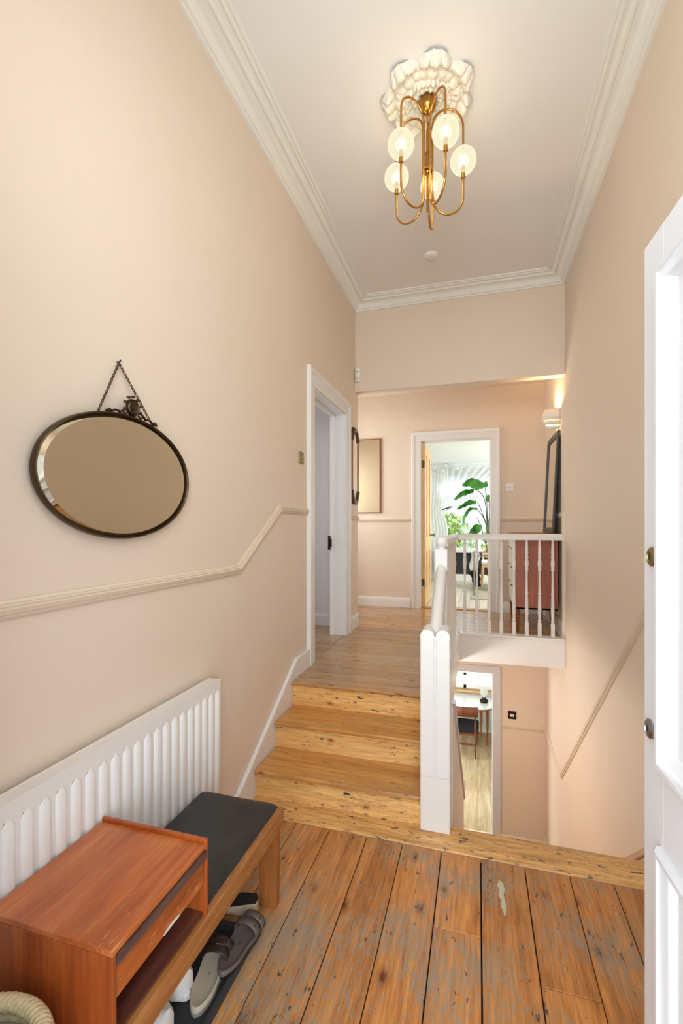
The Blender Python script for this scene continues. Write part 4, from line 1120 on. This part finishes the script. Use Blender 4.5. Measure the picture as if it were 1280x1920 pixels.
# motion sensor
ms = thing('motion_sensor', 'small white motion sensor high in the left corner', 'sensor', (-1.255, 4.83, 3.24))
g = G(); g.prism([(-1.283, 4.862), (-1.228, 4.862), (-1.222, 4.845), (-1.236, 4.822), (-1.262, 4.822), (-1.283, 4.840)], lambda a, b, t: (a, b, t), 3.162, 3.318)
finish('housing', g, M['plastic'], ms, bev=0.008, seg=3)
g = G(); g.lathe([(0, -.006), (.006, -.005), (.008, 0), (0, .0)], (-1.249, 4.822, 3.27), 12, M=Matrix.Rotation(-PI/2, 4, 'X') @ Matrix.Scale(-1, 4, (0, 0, 1)))
finish('indicator', g, M['blackplastic'], ms)
box1('lens', M['greyplastic'], ms, -1.264, -1.234, 4.818, 4.824, 3.18, 3.21, bev=0.003)

# ================================================================ switches
def switch(name, label, fn, w_, h_, matp, rocker=1, matr='plastic'):
    s = thing(name, label, 'switch', fn(0, 0, 0), group='light switches')
    def pb(nm, a0, a1, b0, b1, t0, t1, mt, bev):
        g = G(); g.prism([(a0, b0), (a1, b0), (a1, b1), (a0, b1)], lambda a, b, t: fn(a, b, t), t0, t1); finish(nm, g, M[mt], s, bev=bev)
    pb('plate', -w_/2, w_/2, -h_/2, h_/2, 0, .008, matp, .002)
    for k in range(rocker):
        o = (k-(rocker-1)/2)*0.026
        pb('rocker', o-.010, o+.010, -.017, .017, .008, .014, matr, .002)
    for sx in (-1, 1): pb('screw', sx*w_*.40-.003, sx*w_*.40+.003, -.003, .003, .008, .0095, 'steel', 0)
switch('light_switch', 'aged brass light switch on the peach wall left of the side doorway', lambda a, b, t: (XW+t, 3.262+a, 2.115+b), .088, .088, 'brassdull', 1, 'brassdull')
switch('light_switch', 'white light switch on the landing wall right of the far doorway', lambda a, b, t: (0.387+a, YF-t, 2.098+b), .094, .094, 'plastic', 1, 'greyplastic')
switch('light_switch', 'black framed light switch beside the basement doorway', lambda a, b, t: (0.417+a, YF-t, -0.808+b), .100, .100, 'iron', 2)

# ================================================================ wall sconce
sx_, sy_, sz_ = XR, 5.27, 2.715
sc_ = thing('wall_sconce', 'white three tiered plaster wall light glowing above the black framed mirror', 'wall light', (sx_, sy_, sz_))
def tier(r0, z0, r1, z1):
    g = G()
    n = 20; rows_ = []
    for i in range(n+1):
        a = PI/2+PI*i/n
        tw = 0.022*math.sin(a)     # each band tips towards one side
        rows_.append([g.bm.verts.new((sx_+1.05*r*math.cos(a)*1.0, sy_+r*1.0*math.sin(a), sz_+z+tw)) for r, z in ((r0, z0), ((r0+r1)/2+.006, (z0+z1)/2), (r1, z1))])
    for A_, B_ in zip(rows_, rows_[1:]):
        for j in range(2): g.bm.faces.new((A_[j], A_[j+1], B_[j+1], B_[j]))
    finish('shade_band', g, M['plaster'], sc_, smooth=70, solid=0.007)
tier(.125, .115, .150, .000); tier(.132, .005, .128, -.050); tier(.108, -.045, .104, -.095)
g = G(); g.lathe([(0, -.03), (.012, -.028), (.020, 0), (.016, .022), (0, .032)], (sx_-.060, sy_, sz_+.02), 14); finish('bulb', g, M['bulb'], sc_, smooth=60)
g = G(); g.box(sx_-.060, sx_, sy_-.012, sy_+.012, sz_-.035, sz_-.012); finish('bracket', g, M['plastic'], sc_, bev=.002)
point('sconce_light', (sx_-.060, sy_, sz_+.065), 20.0, (1.0, 0.72, 0.38), 0.025)
point('sconce_light_low', (sx_-.060, sy_, sz_-.02), 1.2, (1.0, 0.74, 0.42), 0.02)

# ================================================================ chest of drawers
cx0, cx1, cy0, cy1 = 0.365, 0.772, 5.08, 5.98
cz0, cz1 = 0.742, 1.526
cs = thing('chest_of_drawers', 'red brown chest of drawers with pale drawer fronts behind the landing spindles', 'chest', ((cx0+cx1)/2, (cy0+cy1)/2, L))
g = G()
g.box(cx0+.012, cx1, cy0, cy0+.018, cz0, cz1-.02); g.box(cx0+.012, cx1, cy1-.018, cy1, cz0, cz1-.02); g.box(cx1-.010, cx1, cy0+.018, cy1-.018, cz0, cz1-.02); g.box(cx0+.012, cx1, cy0, cy1, cz0, cz0+.02)
finish('carcass', g, M['chest'], cs, bev=0.002)
box1('top_panel', M['chest'], cs, cx0-.006, cx1, cy0-.006, cy1+.006, cz1-.02, cz1, bev=0.003)
box1('apron', M['chestfront'], cs, cx0, cx0+.012, cy0+.0, cy1, cz0, 0.858, bev=0.002)
box1('apron', M['chestfront'], cs, cx0, cx0+.012, cy0+.0, cy1, 1.462, 1.505, bev=0.002)
for z in (1.262, 1.062, 0.862):
    d = box1('drawer', M['chestfront'], cs, cx0-.004, cx0+.012, cy0+.012, cy1-.012, z, z+.196, bev=0.003)
    for yy in (cy0+.22, cy1-.22):
        g = G(); g.tube([(cx0-.004, yy-.05, z+.098), (cx0-.026, yy-.045, z+.098), (cx0-.026, yy+.045, z+.098), (cx0-.004, yy+.05, z+.098)], .0045, 8)
        finish('handle', g, M['steel'], d, smooth=60)
for (a, b) in ((cx0+.03, cy0+.04), (cx1-.05, cy0+.04), (cx0+.03, cy1-.04), (cx1-.05, cy1-.04)):
    g = G(); g.tube([(a, b, L), (a, b, cz0)], [.014, .024], 12); finish('leg', g, M['mahog'], cs, smooth=40)

# ================================================================ leaning black framed mirror
bm_ = thing('leaning_mirror', 'tall black framed mirror leaning on the wall atop the chest', 'mirror', (0.735, 5.47, cz1))
ym0, ym1, xb, xt, zt_ = 5.10, 5.82, 0.730, 0.780, 2.578
dvm = Vector((xt-xb, 0, zt_-cz1)); Hh = dvm.length; dvm.normalize(); nm = Vector((-dvm.z, 0, dvm.x))
def lm(a, b, t): p = Vector((xb+0.012, 0, cz1+.002))+dvm*b+nm*t; return (p.x, a, p.z)
fw = 0.058
for (a0, a1, b0, b1) in ((ym0, ym0+fw, 0, Hh), (ym1-fw, ym1, 0, Hh), (ym0+fw, ym1-fw, 0, fw), (ym0+fw, ym1-fw, Hh-fw, Hh)):
    g = G(); g.prism([(a0, b0), (a1, b0), (a1, b1), (a0, b1)], lm, -.004, .016); finish('frame_rail', g, M['blackframe'], bm_, bev=0.003)
g = G(); g.prism([(ym0+fw, fw), (ym1-fw, fw), (ym1-fw, Hh-fw), (ym0+fw, Hh-fw)], lm, .000, .004); finish('mirror_glass', g, M['mirrorclear'], bm_)

# ================================================================ oval mirror
OY, OZ, OA, OB = 1.418, 1.772, 0.372, 0.226
om = thing('oval_mirror', 'oval mirror with thin bronze rim hanging by a chain on the left wall', 'mirror', (XW, OY, OZ))
tiltv = 0.05
def ov(ph, k, t):   # hangs from its chain so the top leans out a little
    b = OB*k*math.sin(ph); return (XW+0.012+t+tiltv*(b+OB), OY+OA*k*math.cos(ph), OZ+b)
def ovring(name, sec, mat, smooth=60):
    g = G(); n = 96; R = []
    for i in range(n):
        ph = 2*PI*i/n; R.append([g.bm.verts.new(ov(ph, k, t)) for k, t in sec])
    for i in range(n):
        A_, B_ = R[i], R[(i+1) % n]
        for j in range(len(sec)-1): g.bm.faces.new((A_[j], A_[j+1], B_[j+1], B_[j]))
    return finish(name, g, mat, om, smooth=smooth)
ovring('frame', [(0.985, -.010), (1.0, -.010), (1.012, -.004), (1.014, .010), (1.010, .017), (1.0, .019), (.990, .016), (.985, .008), (.988, .002)], M['bronze'])
ovring('bevel', [(.988, .002), (.928, .013)], M['mirror'], 20)
g = G(); vs = [g.bm.verts.new(ov(2*PI*i/96, .928, .013)) for i in range(96)]; g.bm.faces.new(vs); finish('mirror_glass', g, M['mirror'], om)
g = G(); vs = [g.bm.verts.new(ov(2*PI*i/96, .985, -.007)) for i in range(96)]; g.bm.faces.new(vs); finish('backing', g, M['darkmould'], om)
# crest
def crestp(a, b, t): return (XW+.012+tiltv*(b-OZ+OB)+t, a, b)
g = G(); cyc, czc = 1.442, 2.036
Mr = Matrix.Rotation(PI/2, 4, 'Y')
g.lathe([(0, .012), (.009, .011), (.011, .006), (.017, .006), (.022, .010), (.026, .006), (.031, .010), (.033, .004), (.033, 0), (0, 0)][::-1], crestp(cyc, czc, 0), 26, M=Mr)
for k in range(7):
    a = math.radians(-15+35*k); g.lathe([(0, -.006), (.006, -.004), (.008, 0), (.006, .004), (0, .006)], crestp(cyc+.041*math.cos(a), czc+.041*math.sin(a), .004), 8)
for sgn in (-1, 1):
    pts = [crestp(cyc+sgn*(.030+.0115*i), czc-.016-.0030*i+.004*math.sin(i*1.5), .008) for i in range(10)]
    g.tube(pts, .0042, 6)
    pts = [crestp(cyc+sgn*(.028+.008*i), czc-.028+.0*i+.005*math.cos(i*1.9), .006) for i in range(7)]
    g.tube(pts, .0035, 6)
    g.lathe([(0, -.008), (.008, -.004), (.010, 0), (.008, .004), (0, .008)], crestp(cyc+sgn*.118, czc-.036, .008), 10)
finish('crest', g, M['bronze'], om, smooth=50)
hook = Vector((XW+.010, 1.405, 2.196))
def chain(A, B):
    g = G(); A = Vector(A); B = Vector(B); d = B-A; n = max(2, int(d.length/.0105)); u = d.normalized(); s1 = Vector((1, 0, 0)); s2 = u.cross(s1).normalized()
    for i in range(n):
        c = A+d*(i+.5)/n; sd_ = s2 if i % 2 == 0 else s1
        g.tube([c+u*.0078*math.cos(t)+sd_*.0042*math.sin(t) for t in [2*PI*k/8 for k in range(8)]], .0015, 5, closed=True)
    finish('chain', g, M['bronze'], om, smooth=60)
chain(hook, crestp(1.272, 1.978, .008)); chain(hook, crestp(1.556, 1.985, .008))
g = G(); g.tube([(XW, 1.405, 2.20), (XW+.016, 1.405, 2.20), (XW+.019, 1.405, 2.207)], .0025, 8); finish('hook', g, M['bronze'], om)

# ================================================================ octagonal mirror (left wall) and plain mirror (back wall)
oc = thing('octagonal_mirror', 'narrow wooden framed octagonal mirror on the wall end beside the side doorway', 'mirror', (XW, 4.80, 2.245))
oy, oz, ow, oh, cc = 4.80, 2.245, 0.135, 0.400, 0.105
octp = [(oy-ow+.07, oz-oh), (oy+ow-.07, oz-oh), (oy+ow, oz-oh+cc), (oy+ow, oz+oh-cc), (oy+ow-.07, oz+oh), (oy-ow+.07, oz+oh), (oy-ow, oz+oh-cc), (oy-ow, oz-oh+cc)]
g = G(); g.sweep(octp, [(-.004, 0), (-.006, .020), (.004, .028), (.016, .030), (.026, .026), (.032, .018), (.032, 0)], lw, closed=True)
finish('frame', g, M['mahog'], oc, smooth=35)
for (s, e) in ((3, 5), (7, 9), (4, 5), (5, 6), (0, 1), (1, 2)): pass
for q in (1, -1):
    g = G()
    pth = [(oy-ow, oz+q*(oh-cc-.03)), (oy-ow, oz+q*(oh-cc)), (oy-ow+.07, oz+q*oh), (oy+ow-.07, oz+q*oh), (oy+ow, oz+q*(oh-cc)), (oy+ow, oz+q*(oh-cc-.03))]
    pr = [(.008, 0), (.008, .024), (-.002, .036), (-.020, .040), (-.034, .034), (-.040, .022), (-.040, 0)]
    g.sweep(pth, pr if q > 0 else [(-a, b) for a, b in pr], lw)
    finish('corner_moulding', g, M['darkmould'], oc, smooth=35)
inner = [(a+(oy-a)*.2, b+(oz-b)*.06) for a, b in octp]
g = G(); g.prism(inner, lw, .002, .020); finish('mirror_glass', g, M['mirrorclear'], oc)
pm = thing('frameless_mirror', 'tall tan reflecting mirror with thin wooden edge on the landing back wall', 'mirror', (-1.6, YF, 2.3))
g = G(); g.box(-1.90, -1.300, YF-.020, YF-.001, 1.795, 2.800); finish('backing', g, M['mahog'], pm)
box1('edge_strip', M['mahog'], pm, -1.300, -1.278, YF-.026, YF-.001, 1.785, 2.812, bev=0.002)
box1('edge_strip', M['mahog'], pm, -1.92, -1.90, YF-.026, YF-.001, 1.785, 2.812, bev=0.002)
box1('edge_strip', M['mahog'], pm, -1.90, -1.30, YF-.024, YF-.001, 2.800, 2.808, bev=0)
box1('edge_strip', M['mahog'], pm, -1.90, -1.30, YF-.024, YF-.001, 1.787, 1.795, bev=0)
box1('mirror_glass', M['mirror'], pm, -1.90, -1.30, YF-.0225, YF-.0200, 1.795, 2.800, bev=0)

# ================================================================ radiator
ra_ = thing('radiator', 'long white panel radiator on the left wall behind the telephone bench', 'radiator', (XW+.07, 1.2, 0.15))
RX = XW+0.090; ry0, ry1, rz0, rz1 = 0.42, 1.985, 0.15, 0.849
g = G(); g.box(RX-.012, RX-.004, ry0, ry1, rz0, rz1)
pt = 0.0542; yk = 1.9545
prs = [(0, 0), (.006, .0085), (.014, .010), (.024, .010), (.032, .0085), (.038, 0)]
while yk-.01 > ry0+.03:
    a0 = yk-.012-.0; zb_, zt2 = rz0+.045, rz1-.048
    # pressed channel with sloping ends
    base = a0-.006
    lo = [g.bm.verts.new((RX-.004, base+p[0], zb_-(0 if p[1] < .001 else -.0))) for p in prs]
    l2 = [g.bm.verts.new((RX-.004+p[1], base+p[0], zb_+.012)) for p in prs]
    h2 = [g.bm.verts.new((RX-.004+p[1], base+p[0], zt2-.014)) for p in prs]
    hi = [g.bm.verts.new((RX-.004, base+.019+(p[0]-.019)*.55, zt2)) for p in prs]
    for A_, B_ in ((lo, l2), (l2, h2), (h2, hi)):
        for j in range(5): g.bm.faces.new((A_[j], A_[j+1], B_[j+1], B_[j]))
    yk -= pt
finish('front_panel', g, M['white'], ra_, smooth=40)
g = G(); g.box(XW+.022, XW+.030, ry0, ry1, rz0, rz1-.002); finish('rear_panel', g, M['white'], ra_, bev=.002)
g = G(); g.box(XW+.028, RX-.010, ry0+.0, ry1, rz1-.010, rz1-.004); g.box(XW+.028, RX-.010, ry1-.006, ry1, rz0+.02, rz1-.01); g.box(XW+.03, RX-.012, ry0, ry0+.006, rz0+.02, rz1-.01)
finish('top_grille', g, M['white'], ra_)
g = G()
for yy in (0.7, 1.7): g.box(XW+.0005, XW+.022, yy-.02, yy+.02, rz0+.05, rz1-.05)
finish('bracket', g, M['white'], ra_)
g = G(); g.tube([(XW+.06, ry1+.03, 0.001), (XW+.06, ry1+.03, .19), (XW+.06, ry1-.002, .19)], .0075, 8); g.tube([(XW+.06, ry1+.03, .17), (XW+.06, ry1+.03, .235)], .013, 12)
finish('valve', g, M['plastic'], ra_, smooth=40)

# ================================================================ telephone bench
tbn = thing('telephone_bench', 'teak telephone bench with drawer cabinet and black padded seat against the radiator', 'bench', (-1.0, 1.33, 0))
bx0, bx1, by0, by1 = -1.185, -0.797, 0.856, 1.240
cab = G(); cab.box(bx0, bx1-.006, by0+.014, by1-.014, 0.402, 0.412); cab.box(bx0, bx0+.008, by0+.014, by1-.014, 0.402, 0.604)
cabo = finish('cabinet', cab, M['teakdark'], tbn)
box1('top_panel', M['teak'], cabo, bx0, bx1, by0+.0, by1-.012, 0.604, 0.620, bev=0.002)
box1('side_panel', M['teakx'], cabo, bx0, bx1, by0, by0+.014, 0.330, 0.6035, bev=0.0015)
box1('side_panel', M['teakx'], cabo, bx0, bx1+.003, by1-.012, by1, 0.400, 0.632, bev=0.002)
g = G(); g.box(bx0, bx1-.012, by0+.016, by1-.014, 0.500, 0.508); g.box(bx0+.01, bx1-.02, by0+.02, by1-.016, 0.508, 0.59)
g.box(bx1-.014, bx1-.004, by0+.016, by1-.014, 0.497, 0.584)
dr = finish('drawer', g, M['teak'], cabo, bev=0.001)
g = G(); g.prism([(bx1-.010, 0.6035), (bx1+.007, 0.6035), (bx1+.007, 0.580), (bx1, 0.576), (bx1-.010, 0.578)], lambda a, b, t: (a, t, b), by0+.015, by1-.0125)
finish('drawer_pull', g, M['pull'], dr)
g = G()
cr = [(1.075+.036*math.cos(t), 0.4985+.009*math.sin(t)) for t in [PI*k/14 for k in range(15)]]
g.prism(cr, lambda a, b, t: (t, a, b), bx1-.0045, bx1-.0028); finish('finger_cutout', g, M['greyplastic'], dr)
box1('front_rail', M['teakrail'], tbn, -0.812, -0.786, by0, 1.802, 0.330, 0.402, bev=0.002)
box1('back_rail', M['teakrail'], tbn, bx0+.001, bx0+.020, by0+.015, 1.802, 0.330, 0.400, bev=0.002)
box1('end_rail', M['teakrail'], tbn, bx0+.014, -0.812, 1.780, 1.802, 0.330, 0.395, bev=0.002)
for (a0, a1, b0, b1) in ((-0.882, -0.800, 1.752, 1.792), (bx0+.001, bx0+.07, 1.752, 1.792), (-0.882, -0.800, 0.872, 0.912), (bx0+.001, bx0+.07, 0.872, 0.912)):
    g = G(); g.prism([(a0+.004, 0.0), (a1-.004, 0.0), (a1, 0.39), (a0, 0.39)], lambda a, b, t: (a, t, b), b0, b1)
    finish('leg', g, M['teakleg'], tbn, bev=0.002)
g = G()
def cush(u, v):
    q = (u*2-1); p_ = (v*2-1)
    e = max(0, 1-abs(q)**14)*max(0, 1-abs(p_)**14)
    return (-0.994+q*.188, 1.523+p_*.280, 0.392+0.030*(e**.35)+.002*math.sin(u*9)*math.sin(v*7))
g.grid(30, 30, cush); g.box(-1.182, -0.804, 1.245, 1.801, 0.384, 0.394)
cu = finish('seat_cushion', g, M['leather'], tbn, smooth=50)

# ================================================================ boot tray
bt = G()
def rrect(x0, x1, y0, y1, r, k=6):
    out = []
    for (cx_, cy_, a0) in ((x1-r, y1-r, 0), (x0+r, y1-r, PI/2), (x0+r, y0+r, PI), (x1-r, y0+r, 1.5*PI)):
        for i in range(k+1): a = a0+PI/2*i/k; out.append((cx_+r*math.cos(a), cy_+r*math.sin(a)))
    return out
tx0, tx1, ty0, ty1 = -1.170, -0.812, 0.950, 1.628
bt.prism(rrect(tx0+.01, tx1-.01, ty0+.01, ty1-.01, .035), lambda a, b, t: (a, b, t), 0.001, 0.006)
bt.sweep(rrect(tx0+.014, tx1-.014, ty0+.014, ty1-.014, .032), [(.0, .001), (-.012, .004), (-.016, .020), (-.010, .024), (.006, .024), (.010, .014), (.018, .006), (.018, .001)], lambda a, b, t: (a, b, t), closed=True)
bt.sweep(rrect(tx0+.055, tx1-.055, ty0+.055, ty1-.055, .03), [(-.004, .005), (-.003, .010), (.003, .010), (.004, .005)], lambda a, b, t: (a, b, t), closed=True)
tag(finish('boot_tray', bt, M['rubber'], None, smooth=35), 'black rubber boot tray on the floorboards under the telephone bench', 'tray')

# ================================================================ shoes
def footshape(n=26, Ln=0.25, W=0.098):
    out = []
    for i in range(n):
        t = 2*PI*i/n; y = math.cos(t); x = math.sin(t)
        w_ = W/2*(1.0+0.16*y-0.20*math.exp(-((y+0.05)/.35)**2))
        out.append((x*w_+0.006*y*y, y*Ln/2))
    return out
def place(pt, loc, ang):
    c, s = math.cos(ang), math.sin(ang)
    return (loc[0]+pt[0]*c-pt[1]*s, loc[1]+pt[0]*s+pt[1]*c, loc[2]+pt[2])
def sandal(label, loc, ang, bed, strap, sole, thick=.022, tilt=0.0):
    r = thing('sandal', label, 'shoe', loc, group='shoes under the telephone bench')
    F = footshape()
    fn = lambda a, b, t: place((a, b, t+tilt*(b+.125)), loc, ang)
    g = G(); g.prism([(a*1.03, b*1.02) for a, b in F], fn, 0, thick*.6); finish('sole', g, M[sole], r, bev=.002)
    g = G()
    ring = [(1.03, thick*.6), (1.03, thick), (.97, thick+.005), (.90, thick+.001), (.5, thick-.003), (0.05, thick-.003)]
    R = [[g.bm.verts.new(fn(a*k, b*k, t)) for k, t in ring] for a, b in F]
    for i in range(len(R)):
        A_, B_ = R[i], R[(i+1) % len(R)]
        for j in range(len(ring)-1): g.bm.faces.new((A_[j], A_[j+1], B_[j+1], B_[j]))
    finish('footbed', g, M[bed], r, smooth=50)
    for (yy, hh, ww) in ((.095, .040, .030), (.052, .046, .030)):
        g = G()
        def stp(u, v):
            a = PI*u; x = .047*math.cos(a); z = thick*.7+hh*math.sin(a)**.7
            return fn(x, yy+(v-.5)*ww, z)
        g.grid(15, 3, stp); s_ = finish('strap', g, M[strap], r, smooth=60, solid=.003)
        g = G(); q = fn(.030, yy, thick*.7+hh*.80); g.box(q[0]-.006, q[0]+.006, q[1]-.008, q[1]+.008, q[2]-.002, q[2]+.004); finish('buckle', g, M['steel'], s_)
    return r
sandal('taupe strapped sandal with worn pale footbed on the boot tray', (-0.896, 1.408, 0.008), math.radians(8), 'suede', 'darkleather', 'shoesole', .026)
sandal('charcoal sandal at the right rim of the boot tray', (-0.848, 1.530, 0.0255), math.radians(-4), 'greyleather', 'greyleather', 'blackplastic', .020)
# wedge shoe lying across, heel outwards
ws = thing('wedge_shoe', 'black wedge shoe with pale cork heel just past the boot tray', 'shoe', (-0.965, 1.700, 0.0))
g = G(); pf = [(-.11, .0), (.105, .0), (.105, .062), (.09, .066), (.03, .050), (-.04, .028), (-.11, .020)]
def wfn(a, b, t):
    w_ = 1-0.55*max(0, (a-.06)/.045)**2 if a > .06 else 1
    return (-0.968+a, 1.700+t*w_, b+.001)
g.prism(pf, wfn, -.034, .034); finish('cork_wedge', g, M['cork'], ws, bev=.006)
g = G(); g.prism([(a, b) for a, b in ((-.11, .020), (-.04, .028), (.03, .050), (.09, .066), (.105, .062), (.105, .067), (.09, .072), (.03, .056), (-.04, .034), (-.11, .026))], wfn, -.034, .034)
finish('insole', g, M['fabricblack'], ws)
g = G()
g.grid(13, 3, lambda u, v: (-1.04+(v-.5)*.05, 1.700+.038*math.cos(PI*u), .02+.05*math.sin(PI*u)**.7)); finish('strap', g, M['darkleather'], ws, solid=.003, smooth=60)
# sneakers
def sneaker(label, loc, ang):
    r = thing('sneaker', label, 'shoe', loc, group='shoes under the telephone bench')
    F = footshape(Ln=.255, W=.090); fn = lambda a, b, t: place((a, b, t), loc, ang)
    g = G(); g.prism([(a*1.04, b*1.02) for a, b in F], fn, 0, .024); finish('sole', g, M['canvas'], r, bev=.004)
    g = G(); n = 14; rings = []
    for i in range(n+1):
        t = i/n; y = -.12+.245*t
        h = .072-.034*max(0, (t-.25)/.75)**.9 if t > .25 else .078-.02*(1-t/.25)*0
        h *= (math.sin(PI*min(1, .5+(1-t)*2.4)) if t > .8 else 1) if False else 1
        if t > .86: h *= max(.35, 1-((t-.86)/.14)**2*.6)
        w_ = .043*(1.0+.10*math.sin(PI*t))*(1-max(0, (t-.75)/.25)**2*.62)*(1-max(0, (.12-t)/.12)**2*.35)
        rings.append([g.bm.verts.new(fn(w_*math.cos(a)+.002*math.sin(7*a+i), y, .022+h*math.sin(a)**(.75 if t > .3 else .45)+.0015*math.sin(i*2+a*5))) for a in [PI*k/14 for k in range(15)]])
    for A_, B_ in zip(rings, rings[1:]):
        for j in range(14): g.bm.faces.new((A_[j], A_[j+1], B_[j+1], B_[j]))
    g.bm.faces.new(rings[0]); g.bm.faces.new(rings[-1][::-1])
    finish('upper', g, M['canvas'], r, smooth=60)
    g = G(); g.prism([(.021*math.cos(2*PI*k/16), -.065+.042*math.sin(2*PI*k/16)) for k in range(16)], fn, .092, .101); finish('collar', g, M['shoesole'], r, bev=.002)
    for k in range(4):
        g = G(); yy = .0+k*.018; zz = .096-k*.008
        g.tube([fn(-.022, yy, zz-.004), fn(0, yy+.003, zz+.004), fn(.022, yy, zz-.004)], .0026, 6); finish('lace', g, M['canvas'], r, smooth=60)
    return r
sneaker('white canvas sneaker beside the taupe sandal, half under the bench rail', (-1.048, 1.362, 0.008), math.radians(72))
sneaker('white canvas sneaker nearest the camera on the boot tray', (-1.030, 1.218, 0.008), math.radians(80))

# ================================================================ rope basket
bk = thing('rope_basket', 'coiled natural rope basket in front of the teak cabinet, filled with cloths', 'basket', (-0.985, 0.640, 0))
g = G()
for k in range(24):
    z = 0.010+k*0.0205; r = 0.150+0.035*math.sin(PI*(k/24)*.9)+(.004 if k % 2 else 0)
    n = 40
    g.tube([(-0.985+r*math.cos(2*PI*i/n), .640+r*math.sin(2*PI*i/n), z) for i in range(n)], .0122, 8, closed=True)
finish('coiled_wall', g, M['rope'], bk, smooth=60)
def helix(z, r, rr, ph):
    n = 420; return [(-0.985+(r+rr*math.cos(t*26+ph))*math.cos(t), .640+(r+rr*math.cos(t*26+ph))*math.sin(t), z+rr*math.sin(t*26+ph)) for t in [2*PI*i/n for i in range(n)]]
g = G()
for q in range(3): g.tube(helix(0.500, .158, .0085, q*2*PI/3), .0105, 8, closed=True)
finish('rope_rim', g, M['rope'], bk, smooth=60)
g = G(); g.lathe([(0, 0.003), (.15, .003), (.15, .012), (0, .012)], (-0.985, .640, 0), 24); finish('base', g, M['rope'], bk)
def cloth(nm, lab, c, r, m, sd_):
    g = G()
    g.grid(22, 12, lambda u, v: (c[0]+r*math.cos(2*PI*u)*math.sin(PI*v*.98+.02)*(1+.16*math.sin(u*2*PI*5+sd_+v*6)), c[1]+r*math.sin(2*PI*u)*math.sin(PI*v*.98+.02)*(1+.14*math.cos(u*2*PI*4+sd_)), c[2]+.05*math.cos(PI*v)*(1+.3*math.sin(u*2*PI*3+sd_))), closed_u=True)
    tag(finish(nm, g, m, None, smooth=70), lab, 'cloth', 'cloths in the rope basket')
cloth('folded_cloth', 'crumpled teal cloth in the rope basket', (-1.000, .66, .455), .082, M['teal'], 1)
cloth('folded_cloth', 'crumpled light blue cloth in the rope basket', (-0.96, .60, .280), .09, M['bluecloth'], 4)
